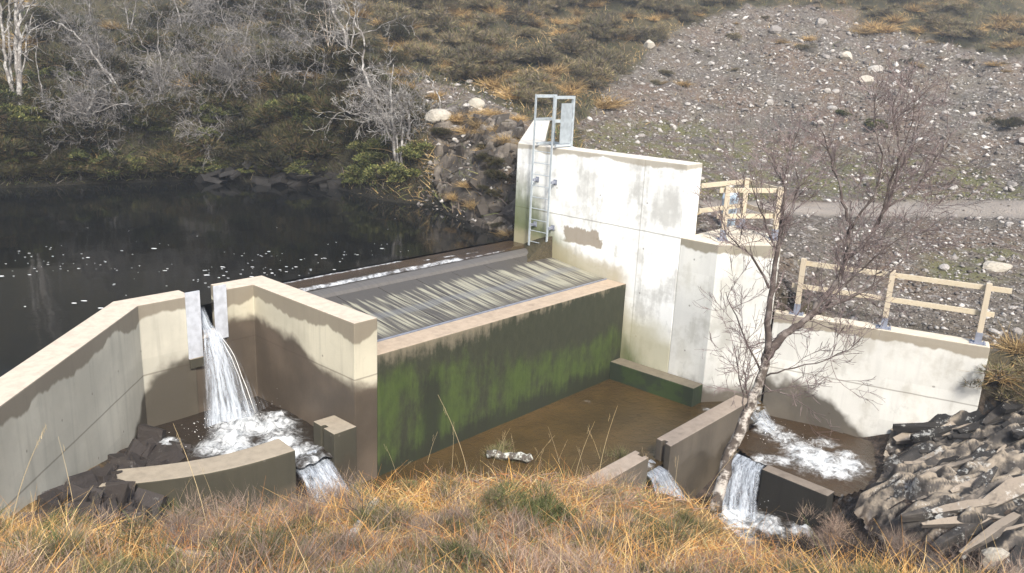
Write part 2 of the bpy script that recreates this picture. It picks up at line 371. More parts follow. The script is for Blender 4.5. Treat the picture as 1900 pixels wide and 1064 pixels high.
def ground_mat():
    g = G('ground'); z_ = g.attr('scree', 2); pth = g.attr('path', 2); mos = g.attr('moss', 2); near = g.attr('near', 2); rk = g.attr('rocky', 2); shr = g.attr('shore', 2)
    n = g.noise(.7, 6, rough=.65); f = g.noise(9, 6, rough=.75); v = g.N('ShaderNodeTexVoronoi'); v.inputs['Scale'].default_value = 7.5; g.put(v.inputs['Vector'], g.pos)
    v2 = g.N('ShaderNodeTexVoronoi'); v2.inputs['Scale'].default_value = 19; g.put(v2.inputs['Vector'], g.pos)
    c = g.mix(g.ss(n, .35, .65), (.028, .026, .014), (.075, .062, .034)); c = g.mix(g.mul(g.ss(f, .5, .7), .5), c, (.05, .055, .02))
    vr = g.xyz(v.outputs[1])[0]; vr2 = g.xyz(v2.outputs[1])[0]
    sc = g.mix(g.ss(g.noise(.3, 5), .38, .62), (.125, .085, .06), (.115, .10, .082)); sc = g.mix(g.mul(g.ss(vr2, .3, .9), .6), sc, (.19, .165, .14)); sc = g.mix(g.mul(g.ss(vr, .8, .9), .7), sc, (.26, .24, .22))
    sc = g.mix(g.mul(g.ss(f, .46, .62), .75), sc, (.042, .034, .028)); sc = g.mix(g.mul(g.ss(g.noise(.5, 5, rough=.7), .5, .66), .5), sc, (.06, .05, .042))
    sc = g.mix(g.mul(g.mul(mos, g.ss(g.noise(1.1, 5), .42, .6)), .7), sc, (.105, .105, .04))
    c = g.mix(z_, c, sc)
    c = g.mix(g.mul(pth, g.ss(g.add(pth, g.mul(g.sub(f, .5), 1.2)), .3, .6)), c, g.mix(f, (.22, .19, .16), (.31, .275, .235)))
    c = g.mix(g.mul(shr, .9), c, (.012, .011, .008))
    c = g.mix(near, c, g.mix(n, (.15, .09, .035), (.24, .16, .07)))
    c = g.mix(rk, c, g.mix(g.ss(f, .4, .6), (.03, .023, .018), (.075, .055, .042)))
    h = g.add(g.mul(f, .7), g.mul(g.mul(v2.outputs[0], -1), .8))
    return g.done(c, .9, g.bump(h, .8, .05), spec=.2)
M['ground'] = ground_mat()
g = G('pale_blue_plastic'); M['blue'] = g.done(g.mix(g.noise(4, 3), (.46, .57, .66), (.58, .68, .74)), .45)
g = G('red_plastic'); M['red'] = g.done(g.mix(g.noise(8, 3), (.5, .03, .03), (.36, .02, .02)), .4)
g = G('dark_cap'); M['cap'] = g.done((.12, .14, .17), .5)

# ------------------------------------------------------------------ terrain
def rbf(pts):
    P = np.array(pts, float); X = P[:, :2]; z = P[:, 2]; n = len(P)
    def K(r2): return .5 * r2 * np.log(r2 + 1e-9)
    r2 = ((X[:, None] - X[None]) ** 2).sum(-1); A = np.zeros((n + 3, n + 3)); A[:n, :n] = K(r2) + np.eye(n) * .15
    A[:n, n] = 1; A[:n, n + 1:] = X; A[n, :n] = 1; A[n + 1:, :n] = X.T
    w = np.linalg.solve(A, np.concatenate([z, [0, 0, 0]]))
    def fn(x, y):
        o = np.zeros(x.shape)
        for i in range(n): o += w[i] * K((x - X[i, 0]) ** 2 + (y - X[i, 1]) ** 2)
        return o + w[n] + w[n + 1] * x + w[n + 2] * y
    return fn
def pt(px, py, dep): return tuple(at(px, py, dep))
land = [
    # left bank beyond the pond
    (7.85, 27.6, -.35), (10.8, 27.1, -.35), (13.9, 26.0, -.35), (16.2, 23.2, -.35), (15.9, 20.3, -.4), (16.6, 18.3, -.4), (15.7, 15.3, -.35), (15.25, 13.9, -.5),
    (2, 28.5, -.35), (-5, 30, -.35), (8.0, 28.3, 1.0), (11.2, 27.7, 1.1), (14.4, 26.6, 1.2), (16.9, 23.6, 1.2), (5.0, 28.6, .9), (2.1, 29.3, .9), (-5, 31, .9), (6, 20, -2.2), (10, 22, -2.2), (13, 17, -2.2), (0, 15, -2.2), (-8, 8, -2.2), (3, 24, -2.), (10, 15, -2.2), (14, 20.5, -1.8),
    pt(0, 200, 29.5), pt(300, 200, 29.0), pt(600, 220, 28.0), pt(0, 100, 33), pt(300, 100, 33.5), pt(620, 110, 33), pt(0, 0, 40), pt(300, 0, 40), pt(620, 0, 42), pt(-500, 120, 33), pt(-600, 0, 42),
    # rocky promontory and hillside in the middle
    (17.2, 19.6, 1.5), (17.6, 17.8, 1.4), (16.9, 16.0, 1.2), (19.2, 20.5, 2.15), (20.5, 18.6, 2.0), (17.5, 22.5, 1.8), pt(760, 260, 27.5), pt(760, 120, 34), pt(900, 150, 34.5), pt(900, 60, 42), pt(920, 0, 47), pt(1030, 160, 36), pt(1050, 60, 46),
    (22.5, 19.5, 1.9), (19, 14.5, 1.25), (17, 12.6, .9),
    # terrace behind the walls and the scree slope
    (16, 12, .75), (16.5, 9.5, .45), (17.2, 8.0, .3), (18.6, 8.6, .35), (17.2, 5.5, -.95), (17.8, 3.2, -1.0), (19, 4, -.75), (19.3, 6.6, -.3), (22, 8.5, .25), (22, 4, -.2), (24, 11, .35), (29, 6, .25), (26, 1, -.1),
    pt(1200, 240, 34), pt(1400, 245, 37), pt(1650, 250, 36), pt(1880, 260, 36), pt(1300, 130, 44), pt(1600, 120, 45), pt(1880, 120, 45), pt(1300, 0, 52), pt(1600, 0, 54), pt(1880, 0, 55), pt(2300, 150, 42), pt(2300, 0, 55), pt(2400, 320, 26),
    # beyond the frame
    (70, 55, 24), (40, 75, 22), (0, 75, 18), (-40, 60, 16), (-30, 35, 1.5), (85, 10, 22), (60, -30, 12), (35, -20, 2), (22, -6, -.6), (19.5, .5, -.9), (40, -2, 2),
]
basin = [
    # near bank
    (0, 0, 2.35), (-4, 4, 2.4), (3, -3, 2.3), (-6, 10, 1.6), (-12, -6, 3), (4, -14, 3.2), (12, -16, 2.5),
    pt(0, 1075, 4.8), pt(500, 1075, 4.7), pt(950, 1075, 4.7), pt(1400, 1090, 4.9), pt(1880, 1150, 5.0),
    pt(0, 1000, 6.8), pt(300, 1000, 7.0), pt(480, 975, 7.2), pt(640, 940, 7.5), pt(820, 905, 8.1), pt(1000, 893, 8.5), pt(1180, 930, 8.8), pt(1330, 955, 11.2), pt(1230, 1000, 8.5), pt(1330, 1045, 8.2), pt(1480, 1080, 7.6), pt(1620, 1110, 6.8), pt(1880, 1130, 6.2), pt(700, 1000, 6.0), pt(1100, 1000, 6.2),
    # foot of the wing wall, plunge basin
    (5.6, 12.7, -2.4), (4.4, 11.6, -1.95), (3.5, 10.7, -1.68), (2.7, 9.9, -1.40), (1.2, 8.6, -.9), (6.3, 12.3, -2.7), (7.1, 12, -2.7), (6.6, 11, -2.7), (5.4, 11.3, -2.3), (4.2, 10.2, -2.1),
    (6.6, 9.3, -2.95), (7.2, 8.6, -3.0), (5, 9.4, -2.5), (3.4, 8.6, -1.5), (5.8, 7.8, -2.2), (6.8, 7.0, -2.2),
    # stilling pool
    (8.3, 9.4, -3.05), (10, 9, -3.1), (12, 8.5, -3.1), (14, 9, -3.1), (9, 7.6, -3.05), (13.8, 7.5, -3.1), (10.6, 6.9, -3.0), (9, 6.4, -2.4),
    # stream below
    (12.4, 6.2, -4.2), (13, 5.3, -4.2), (11.3, 5.6, -3.9), (12.2, 4.1, -4.3), (11.2, 2.9, -4.4), (10.6, 1.2, -4.5), (10, -2, -4.7), (12, -10, -5.5), (15.2, 6.4, -3.5), (14.6, 5.0, -3.5), (15.8, 7.0, -3.3),
    # rock side
    (16.6, 4.6, -3.05), (17.0, 3.2, -2.25), (15.5, 3.9, -3.0), (14.2, 3.9, -3.05), (13.4, 3.2, -2.75), (15, 2.6, -2.5), (16.6, 2, -2.0), (13.0, 1.8, -2.7), (14.6, .8, -2.2), (12.4, .5, -3.0), (17.6, .9, -1.4), (18.6, 2.2, -1.15), (16.5, -1.5, -1.8), (13, -2.5, -3), (20, -4, -.8), (26, -14, 0),
]
f_land, f_basin = rbf(land), rbf(basin)
DPOLY = [(-40, -32), (5.22, 12.98), (7.65, 13.0), (7.65, 12.0), (15.15, 12.0), (15.15, 7.9), (16.15, 7.1), (17.22, 3.0), (18.9, 1.4), (21, -6), (30, -40)]
def axis(a, b, lo, hi, st):
    c = list(np.arange(a, b, st)); x = c[-1] + st; s = st
    while x < hi: c.append(x); s = min(s * 1.05, .6 if x < 60 else 3); x += s
    x = a; s = st; l = []
    while x > lo: s = min(s * 1.07, 3); x -= s; l.append(x)
    return np.array(l[::-1] + c)
gx = axis(-2, 24, -60, 120, .16); gy = axis(-3, 24, -60, 120, .16)
GX, GY = np.meshgrid(gx, gy, indexing='ij')
def smax(x): return x
inD = inpoly(GX, GY, DPOLY)
ZL = f_land(GX, GY); ZB = f_basin(GX, GY)
dist = np.hypot(GX, GY); far = sstep(75, 100, np.hypot(GX - 15, GY - 15))
ZL = np.where(ZL > 0, ZL, np.maximum(ZL, -2.6)); ZL = np.clip(ZL, -2.6, 32)
ZB = np.clip(ZB, -6, 8)
rough = (fbm(GX, GY, .35, 5, 3) - .5) * np.where(ZL > .2, .9, .3) * sstep(20, 30, dist) + (fbm(GX, GY, 1.6, 4, 9) - .5) * .22
rough = rough + (fbm(GX, GY, .7, 4, 44) - .5) * .9 * sstep(27, 36, dist) + (np.abs(fbm(GX * .9 - GY * .5, GX * .5 + GY * .9, .16, 3, 52) - .5) - .12) * 1.6 * sstep(33, 42, dist)
GZ = np.where(inD, ZB + (fbm(GX, GY, 1.5, 4, 5) - .5) * .16, ZL + rough)
def hz(x, y):
    x = np.asarray(x, float); y = np.asarray(y, float)
    i = np.clip(np.searchsorted(gx, x) - 1, 0, len(gx) - 2); j = np.clip(np.searchsorted(gy, y) - 1, 0, len(gy) - 2)
    u = np.clip((x - gx[i]) / (gx[i + 1] - gx[i]), 0, 1); v = np.clip((y - gy[j]) / (gy[j + 1] - gy[j]), 0, 1)
    return (GZ[i, j] * (1 - u) + GZ[i + 1, j] * u) * (1 - v) + (GZ[i, j + 1] * (1 - u) + GZ[i + 1, j + 1] * u) * v
def cast(px, py, dmin=2.5, dmax=90):
    d = rayd(px, py); t = np.full(len(d), dmin); hit = np.zeros(len(d), bool); prev = t.copy()
    while True:
        P = CAMP + d * t[:, None]; below = (P[:, 2] < hz(P[:, 0], P[:, 1])) & ~hit
        hit |= below; act = ~hit & (t < dmax)
        if not act.any(): break
        prev = np.where(act, t, prev); t = np.where(act, t * 1.012 + .01, t)
    lo, hi = prev.copy(), t.copy()
    for _ in range(12):
        m = (lo + hi) / 2; P = CAMP + d * m[:, None]; b = P[:, 2] < hz(P[:, 0], P[:, 1]); hi = np.where(b, m, hi); lo = np.where(b, lo, m)
    return CAMP + d * hi[:, None], hit
def inpx(P, poly):
    x, y, w = project(P); return inpoly(x, y, poly) & (w > 1)
SCREE = [(1090, 330), (1075, 235), (1120, 170), (1180, 120), (1290, 40), (1380, 15), (1500, 10), (1600, 45), (1750, 80), (1900, 110), (2300, 100), (2300, 700), (1850, 650), (1430, 640), (1300, 480), (1290, 330)]
SCREE2 = [(780, 150), (840, 160), (930, 200), (1000, 230), (1000, 420), (850, 420), (820, 300), (770, 230)]
PATH = [(1290, 372), (1500, 376), (1900, 372), (2300, 372), (2300, 408), (1900, 405), (1600, 402), (1290, 396)]
V = np.stack([GX.ravel(), GY.ravel(), GZ.ravel()], 1); nx, ny = GX.shape
I = np.arange(nx * ny).reshape(nx, ny); F = np.stack([I[:-1, :-1], I[1:, :-1], I[1:, 1:], I[:-1, 1:]], -1).reshape(-1, 4)
def blur(m, k=2):
    m = m.reshape(nx, ny).astype(float)
    for _ in range(k):
        p = np.pad(m, 1, 'edge'); m = (p[:-2, 1:-1] + p[2:, 1:-1] + p[1:-1, :-2] + p[1:-1, 2:] + 2 * m) / 6
    return m.ravel()
dD = inD.ravel()
scree = blur((inpx(V, SCREE) | inpx(V, SCREE2)) & ~dD, 14); scree = sstep(.3, .6, scree + (fbm(V[:, 0], V[:, 1], .5, 4, 31) - .5) * 1.1 * (scree < .97)); path = blur(inpx(V, PATH) & ~dD, 5)
px_, py_, _ = project(V)
MOSS = [(1080, 225), (1300, 225), (1520, 290), (1700, 290), (1900, 330), (1900, 372), (1280, 372), (1100, 300)]
moss = blur((inpx(V, MOSS) | inpx(V, [(1700, 470), (1900, 450), (1900, 520), (1740, 530)])) & ~dD, 3) * .9 + .12
nearm = blur(dD & (V[:, 2] > -1.9) & (V[:, 0] < 11.5) & (np.hypot(V[:, 0], V[:, 1]) < 14), 2)
rocky = blur(dD & ((V[:, 2] <= -1.9) | (V[:, 0] >= 11.5)), 2)
ground = np_mesh('ground', V, F, M['ground'], attrs=dict(scree=scree, path=path, moss=moss, near=nearm, rocky=rocky, shore=blur((~dD & (V[:, 1] > 13.3) & (V[:, 0] < 18) & (V[:, 2] < .45)), 3)), smooth=True)
tag(ground, 'rising moorland ground with scree slope, gravel track and grassy near bank', 'ground', kind='structure')

# ------------------------------------------------------------------ concrete works
ZB0 = -4.6
# left wing wall: straight piece beside the spout, then a 45 degree splay
b = MB(); T = .46
inner = [(6.28, 12.78), (5.37, 12.78), (-4.0, 3.41)]; outer = [(-4.35, 4.1), (5.18, 13.25), (6.28, 13.25)]
b.prism(inner[::-1][0:0] + [(6.28, 12.78), (6.28, 13.25), (5.18, 13.25), (-4.33, 3.74), (-4.0, 3.41), (5.37, 12.78)], ZB0, 0)
tag(b.build('wing_wall', M['wing'], bevel=.018), 'long pale concrete wall with cream top, slanting from the spout to the left edge of the photo', 'wall')
# dividing wall, L shaped
b = MB(); b.prism([(6.86, 12.78), (7.42, 12.78), (7.42, 9.85), (7.88, 9.85), (7.88, 13.25), (6.86, 13.25)], ZB0, 0)
dv = tag(b.build('dividing_wall', M['divider'], bevel=.018), 'L-shaped concrete wall with cream top and wet brown inner face, between spout and screen', 'wall')
# spout channel sill between the two walls and the steel plates
b = MB(); b.prism([(6.283, 12.80), (6.857, 12.80), (6.857, 13.23), (6.283, 13.23)], ZB0, -.80)
sl = tag(b.build('spout_sill', M['divider'], bevel=.012), 'concrete sill under the water spout between two steel plates', 'sill')
sf = thing('sluice_frame', 'pair of upright pale steel plates with a slot between them where the water spouts out', 'sluice', (6.55, 12.75, 0))
def rel(o, p): o.location = -np.array(p.location); return o
for (x0, x1, zb, zt_) in ((6.15, 6.405, -1.10, .075), (6.655, 6.89, -.86, .10)):
    b = MB(); b.box(((x0 + x1) / 2, 12.762, (zb + zt_) / 2), ((x1 - x0) / 2, .012, (zt_ - zb) / 2))
    rel(b.build('plate', M['plate'], sf, bevel=.004), sf)
b = MB(); b.box((6.285, 12.755, -1.19), (.125, .02, .085)); rel(b.build('foot_block', M['basin'], sf, bevel=.008), sf)

# weir body, extruded along X
prof = [(9.85, ZB0), (9.85, -.632), (10.36, -.632), (10.37, -.78), (12.70, -.46), (12.74, -.36), (13.32, -.36), (13.42, -.5), (13.42, ZB0)]
def extr(profile, x0, x1):
    n = len(profile); v = [(x0, y, z) for y, z in profile] + [(x1, y, z) for y, z in profile]
    return v, [tuple(range(n)), tuple(range(2 * n - 1, n - 1, -1))] + [(i, n + i, n + (i + 1) % n, (i + 1) % n) for i in range(n)]
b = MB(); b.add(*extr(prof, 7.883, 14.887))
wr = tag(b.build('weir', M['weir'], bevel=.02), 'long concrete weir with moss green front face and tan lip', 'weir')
# Coanda screen
sc_t = thing('intake_screen', 'sloping streaked steel intake screen set in the top of the weir', 'screen', (11.4, 11.5, -.5))
ys = np.linspace(12.36, 10.40, 15)
def scz(y): u = (12.74 - y) / 2.34; return -.31 - .33 * (u ** .82)
xs = np.linspace(7.90, 14.87, 8)
for i in range(7):
    b = MB(); v = []
    for y in ys: v += [(xs[i] + .008, y, scz(y)), (xs[i + 1] - .008, y, scz(y)), (xs[i + 1] - .008, y, scz(y) - .06), (xs[i] + .008, y, scz(y) - .06)]
    f = [(4 * k + a, 4 * k + (a + 1) % 4, 4 * k + 4 + (a + 1) % 4, 4 * k + 4 + a) for k in range(14) for a in range(4)] + [(0, 3, 2, 1), (56, 57, 58, 59)]
    b.add(v, f); rel(b.build('screen_panel', M['screen'], sc_t), sc_t)
b = MB(); yy = np.linspace(12.80, 12.365, 8); zz = [-.345, -.315, -.308, -.31, -.315, -.325, -.335, scz(12.365)]
v = []; 
for y, z in zip(yy, zz): v += [(7.90, y, z), (14.87, y, z), (14.87, y, z - .05), (7.90, y, z - .05)]
b.add(v, [(4 * k + a, 4 * k + (a + 1) % 4, 4 * k + 4 + (a + 1) % 4, 4 * k + 4 + a) for k in range(7) for a in range(4)] + [(0, 3, 2, 1), (28, 29, 30, 31)])
rel(b.build('crest_plate', M['crest'], sc_t, smooth=False), sc_t)
b = MB(); b.bar((7.9, 10.385, -.645), (14.87, 10.385, -.645), .03, .05); rel(b.build('toe_bar', M['shoe'], sc_t), sc_t)

# headwall and its return wing
b = MB(); b.prism([(14.89, 8.60), (15.50, 8.60), (15.50, 12.95), (22.65, 18.72), (22.3, 19.15), (14.89, 13.27)], ZB0, 2.15)
tag(b.build('headwall', M['head'], bevel=.02), 'tall whitish stained concrete wall that the ladder climbs, at the far end of the weir', 'wall')
# platform block with its 45 degree front
b = MB(); b.prism([(14.892, 8.597), (14.892, 7.72), (15.95, 6.87), (16.75, 7.3), (17.3, 8.597)], ZB0, .63)
tag(b.build('platform_block', M['plat'], bevel=.02), 'stepped down concrete platform beside the tall white wall, carrying the upper timber railing', 'platform')
# lower retaining wall
wd = np.array([1.07, -3.80]); wd /= np.linalg.norm(wd); wn = np.array([-wd[1], wd[0]])
p0 = np.array([15.97, 6.84]); p1 = p0 + wd * 3.97
b = MB(); b.prism([tuple(p0), tuple(p1), tuple(p1 + wn * .42), tuple(p0 + wn * .42)], ZB0, -.80)
tag(b.build('retaining_wall', M['retain'], bevel=.02), 'low pale concrete wall carrying the long lower timber railing above the rocks', 'wall')

# pieces in the pools
def wallthing(name, poly, z1, mat, label, cat='wall', groove=None, bev=.015):
    b = MB(); b.prism(poly, ZB0, z1); return tag(b.build(name, mat, bevel=bev), label, cat)
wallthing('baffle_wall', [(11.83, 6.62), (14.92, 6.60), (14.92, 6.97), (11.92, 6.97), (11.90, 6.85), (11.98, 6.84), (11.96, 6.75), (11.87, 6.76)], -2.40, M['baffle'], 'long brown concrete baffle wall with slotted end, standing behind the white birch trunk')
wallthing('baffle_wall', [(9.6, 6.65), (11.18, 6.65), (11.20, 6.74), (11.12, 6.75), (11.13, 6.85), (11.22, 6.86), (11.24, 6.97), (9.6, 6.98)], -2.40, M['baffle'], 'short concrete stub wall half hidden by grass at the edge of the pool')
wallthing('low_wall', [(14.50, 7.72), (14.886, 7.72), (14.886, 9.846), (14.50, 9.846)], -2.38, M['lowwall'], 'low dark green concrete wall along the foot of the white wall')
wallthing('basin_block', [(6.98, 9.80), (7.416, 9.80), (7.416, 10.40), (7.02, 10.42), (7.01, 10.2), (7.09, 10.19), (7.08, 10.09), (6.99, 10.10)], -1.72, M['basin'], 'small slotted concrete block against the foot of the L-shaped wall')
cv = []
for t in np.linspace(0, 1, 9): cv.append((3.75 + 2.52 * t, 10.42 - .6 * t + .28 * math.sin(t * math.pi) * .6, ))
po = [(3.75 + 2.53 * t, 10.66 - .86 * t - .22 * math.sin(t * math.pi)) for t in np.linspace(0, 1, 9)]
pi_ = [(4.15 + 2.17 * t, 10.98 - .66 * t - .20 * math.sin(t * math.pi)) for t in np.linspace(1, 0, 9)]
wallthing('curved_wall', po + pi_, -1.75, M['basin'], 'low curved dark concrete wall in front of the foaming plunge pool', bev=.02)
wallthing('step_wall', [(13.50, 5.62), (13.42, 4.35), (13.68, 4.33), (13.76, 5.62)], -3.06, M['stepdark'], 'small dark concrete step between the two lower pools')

# ------------------------------------------------------------------ ladder with guard cage
XL = 14.72
ld = thing('ladder', 'pale galvanised ladder with a guard cage on top, fixed to the tall white wall', 'ladder', (XL, 12.4, -.2))
YL, YR = 12.62, 12.07
def part(mb, name, mat, root, bevel=0): return rel(mb.build(name, mat, root, bevel=bevel), root)
for y in (YL, YR):
    b = MB(); b.box((XL, y, 1.55), (.012, .023, 1.78)); part(b, 'stile', M['galv'], ld)
for k in range(9):
    z = -.12 + k * .27; b = MB(); b.tube([(XL, YR, z), (XL, YL, z)], .009, 6); part(b, 'rung', M['galv'], ld)
for z in (.28, 1.36):
    for y in (YL, YR):
        b = MB(); b.box(((XL + 14.89) / 2, y - .03, z), (.085, .02, .03)); b.box((14.880, y - .03, z), (.008, .05, .06)); part(b, 'bracket', M['shoe'], ld)
XB = 15.42
for y in (YL, YR):
    b = MB(); b.box((XB, y, 2.74), (.03, .03, .585)); b.box((XB, y, 2.157), (.06, .06, .006)); part(b, 'post', M['galv'], ld)
    for z in (3.29, 2.76):
        b = MB(); b.box(((XL + XB) / 2, y, z), ((XB - XL) / 2 - .02, .024, .034)); part(b, 'rail', M['galv'], ld)
    b = MB(); b.box(((XL + XB) / 2 + .05, y, 2.2), ((XB - XL) / 2 - .07, .03, .025)); part(b, 'rail', M['galv'], ld)
b = MB(); b.box((15.15, YR - .032, 2.70), (.2, .006, .46)); part(b, 'panel', M['mesh_panel'], ld)
b = MB(); b.box((XB, (YL + YR) / 2, 2.2), (.025, (YL - YR) / 2 - .03, .025)); part(b, 'rail', M['galv'], ld)

# ------------------------------------------------------------------ timber railings
def post_on(root, x, y, z0, h, ang):
    c, s = math.cos(ang), math.sin(ang); rot = [[c, -s, 0], [s, c, 0], [0, 0, 1]]
    b = MB(); b.box((x, y, z0 + h / 2 + .02), (.05, .05, h / 2 - .02), rot); po_ = part(b, 'post', M['post'], root, .006)
    b = MB(); b.box((x, y, z0 + .008), (.14, .11, .007), rot)
    b.box((x, y - 0, z0 + .12), (.058, .058, .105), rot)
    for u in (-.11, .11):
        for w in (-.075, .075):
            b.tube([(x + c * u - s * w, y + s * u + c * w, z0 + .014), (x + c * u - s * w, y + s * u + c * w, z0 + .04)], .014, 6)
    b.build('post_shoe', M['shoe'], po_)
fl = thing('timber_railing', 'long lower timber railing of two rails on the low pale wall at the right', 'railing', (16.65, 4.9, -.8))
fa = math.atan2(wd[1], wd[0])
for s_ in (.42, 2.10, 3.76):
    q = p0 + wd * s_ + wn * .17; post_on(fl, q[0], q[1], -.80, 1.19, fa)
for zr, ex0, ex1 in ((.28, .3, 4.15), (-.22, .25, 3.95)):
    a = p0 + wd * ex0 + wn * .25; e = p0 + wd * ex1 + wn * .25
    b = MB(); b.bar((a[0], a[1], zr), (e[0], e[1], zr), .04, .10); part(b, 'rail', M['timber'], fl, .005)
fu = thing('timber_railing', 'short upper timber railing around the platform beside the tall white wall', 'railing', (16, 7.8, .63))
A, Cc, Bk = np.array([15.42, 7.92]), np.array([16.42, 7.25]), np.array([17.1, 8.35])
for q in (A, Cc, Bk): post_on(fu, q[0], q[1], .63, 1.12, .6)
A0 = np.array([15.25, 8.5])
def rail2(a, e, z, off=0):
    a = np.asarray(a); e = np.asarray(e); d = (e - a) / np.linalg.norm(e - a); n = np.array([-d[1], d[0]]) * off
    b = MB(); b.bar((a[0] + n[0], a[1] + n[1], z), (e[0] + n[0], e[1] + n[1], z), .04, .10); part(b, 'rail', M['timber'], fu, .005)
for z in (1.66, 1.12):
    rail2(A + (A - Cc) * .12, Cc + (Cc - A) * .1, z, .078); rail2(Cc, Bk + (Bk - Cc) * .1, z + .003, -.078)
    rail2(Bk + np.array([.1, 0]), np.array([15.6, 8.56]), z - .003, -.078)
# pale blue drum behind the platform
zd = 0.0
dp = at(1352, 392, 19.2)
dr = thing('plastic_drum', 'small pale blue plastic drum with dark lid behind the upper railing', 'drum', (dp[0], dp[1], dp[2] - .1))
def lathe(mb, c, prof, n=20):
    v = [(c[0] + r * math.cos(2 * math.pi * k / n), c[1] + r * math.sin(2 * math.pi * k / n), c[2] + z) for r, z in prof for k in range(n)]
    m = len(prof); f = [(i * n + k, i * n + (k + 1) % n, (i + 1) * n + (k + 1) % n, (i + 1) * n + k) for i in range(m - 1) for k in range(n)]
    f += [tuple(range(n - 1, -1, -1)), tuple((m - 1) * n + k for k in range(n))]; mb.add(v, f)
b = MB(); lathe(b, (0, 0, 0), [(.17, -.6), (.18, 0), (.185, .15), (.195, .17), (.185, .19), (.185, .38), (.195, .4), (.183, .42), (.16, .54), (.12, .58)]); b.build('body', M['blue'], dr, smooth=True)
b = MB(); lathe(b, (0, 0, 0), [(.11, .575), (.115, .61), (.10, .63)]); b.build('lid', M['cap'], dr)
# red float beside the low wall
rp = at_z(1326, 728, -2.72)
fo = thing('float', 'small red plastic float lying in the dark corner beside the low green wall', 'float', (rp[0], rp[1], -2.72))
b = MB(); lathe(b, (0, 0, 0), [(.02, -.12), (.1, -.08), (.13, 0), (.1, .08), (.03, .115)], 14); b.build('body', M['red'], fo, smooth=True)
b = MB(); b.tube([(0, 0, .1), (0, .01, .16), (.04, .02, .17)], .012, 6); b.build('ring', M['cap'], fo)

# ------------------------------------------------------------------ water
def sheet(name, poly, z, res, mat, col=None, foam=(), label='', lift=.0, seed=0, cat='water', zfun=None):
    P = np.array(poly); x = np.arange(P[:, 0].min(), P[:, 0].max() + res, res); y = np.arange(P[:, 1].min(), P[:, 1].max() + res, res)
    X, Y = np.meshgrid(x, y, indexing='ij'); f = np.zeros(X.shape)
    for (fx, fy, rx, s_) in foam: f = np.maximum(f, s_ * np.exp(-((X - fx) ** 2 + (Y - fy) ** 2) / (rx * rx)))
    Z = z + (zfun(X, Y) if zfun else 0) + f * lift * (fbm(X, Y, 5, 4, seed) * 1.6 - .3) + (fbm(X, Y, 1.5, 2, seed + 4) - .5) * .01
    I = np.arange(X.size).reshape(X.shape); F = np.stack([I[:-1, :-1], I[1:, :-1], I[1:, 1:], I[:-1, 1:]], -1).reshape(-1, 4)
    cx = (X[:-1, :-1] + res / 2).ravel(); cy = (Y[:-1, :-1] + res / 2).ravel(); F = F[inpoly(cx, cy, poly)]
    u, inv = np.unique(F, return_inverse=True); F = inv.reshape(F.shape); Vv = np.stack([X.ravel(), Y.ravel(), Z.ravel()], 1)[u]
    o = np_mesh(name, Vv, F, mat, col=np.tile(col or (.02, .02, .02), (len(Vv), 1)), attrs=dict(f=f.ravel()[u]), smooth=True)
    return tag(o, label, cat, kind='structure')
POND = [(-20, -14.0), (5.25, 13.1), (6.28, 13.1), (6.28, 13.0), (6.86, 13.0), (6.86, 13.1), (7.8, 13.1), (7.8, 13.38), (14.95, 13.38), (15.2, 13.3), (19, 16.3), (22, 19), (22, 34), (-25, 36), (-30, 0)]
sheet('pond_water', POND, -.27, .25, M['pond'], label='black still pond behind the dam', seed=1)
b = MB(); b.prism([(6.30, 12.96), (6.84, 12.96), (6.84, 13.5), (6.30, 13.5)], -.5, -.268); 
CR = [(7.89, 12.70), (14.88, 12.70), (14.88, 13.40), (7.89, 13.40)]
glint_foam = [(x, 12.76 + .0 * x, .13, 1.02) for x in np.arange(7.9, 12.6, .1)] + [(x, 12.74, .05, .75) for x in np.arange(12.6, 14.0, .06)]  # white line along the crest: sky glint painted as foam
glint_foam += [(x, 13.37, .05, 1.0) for x in np.arange(7.9, 11.4, .05)] + [(x, 13.1 - (x - 12) * .1, .045, .95) for x in np.arange(11.8, 13.4, .05) if int(x * 3) % 2]
sheet('shallow_water', CR, -.272, .05, M['wfoam'], (.055, .033, .016), glint_foam, 'thin brown water running over the crest of the weir', .02, 3, zfun=lambda X, Y: -.03 * sstep(12.85, 12.7, Y))
# plunge basin
BAS = [(5.0, 12.8), (7.45, 12.8), (7.45, 9.84), (6.98, 9.84), (6.33, 9.84), (6.3, 10.2), (5.2, 10.6), (4.4, 10.85), (3.9, 10.95)]
bf = [(6.55, 11.75, .55, 1.25), (6.2, 11.45, .45, 1.3), (6.85, 11.4, .5, 1.25), (6.0, 11.05, .38, 1.25), (6.6, 10.8, .45, 1.15), (5.75, 11.35, .35, 1.05), (6.7, 10.3, .4, 1.0), (6.65, 9.8, .4, .95), (5.35, 12.0, .22, 1.15), (5.2, 11.85, .15, 1.15), (7.1, 11.7, .3, 1.05)]
sheet('plunge_pool', BAS, -2.14, .05, M['wfoam'], (.03, .022, .016), bf, 'white foaming plunge pool under the spout', .16, 7)
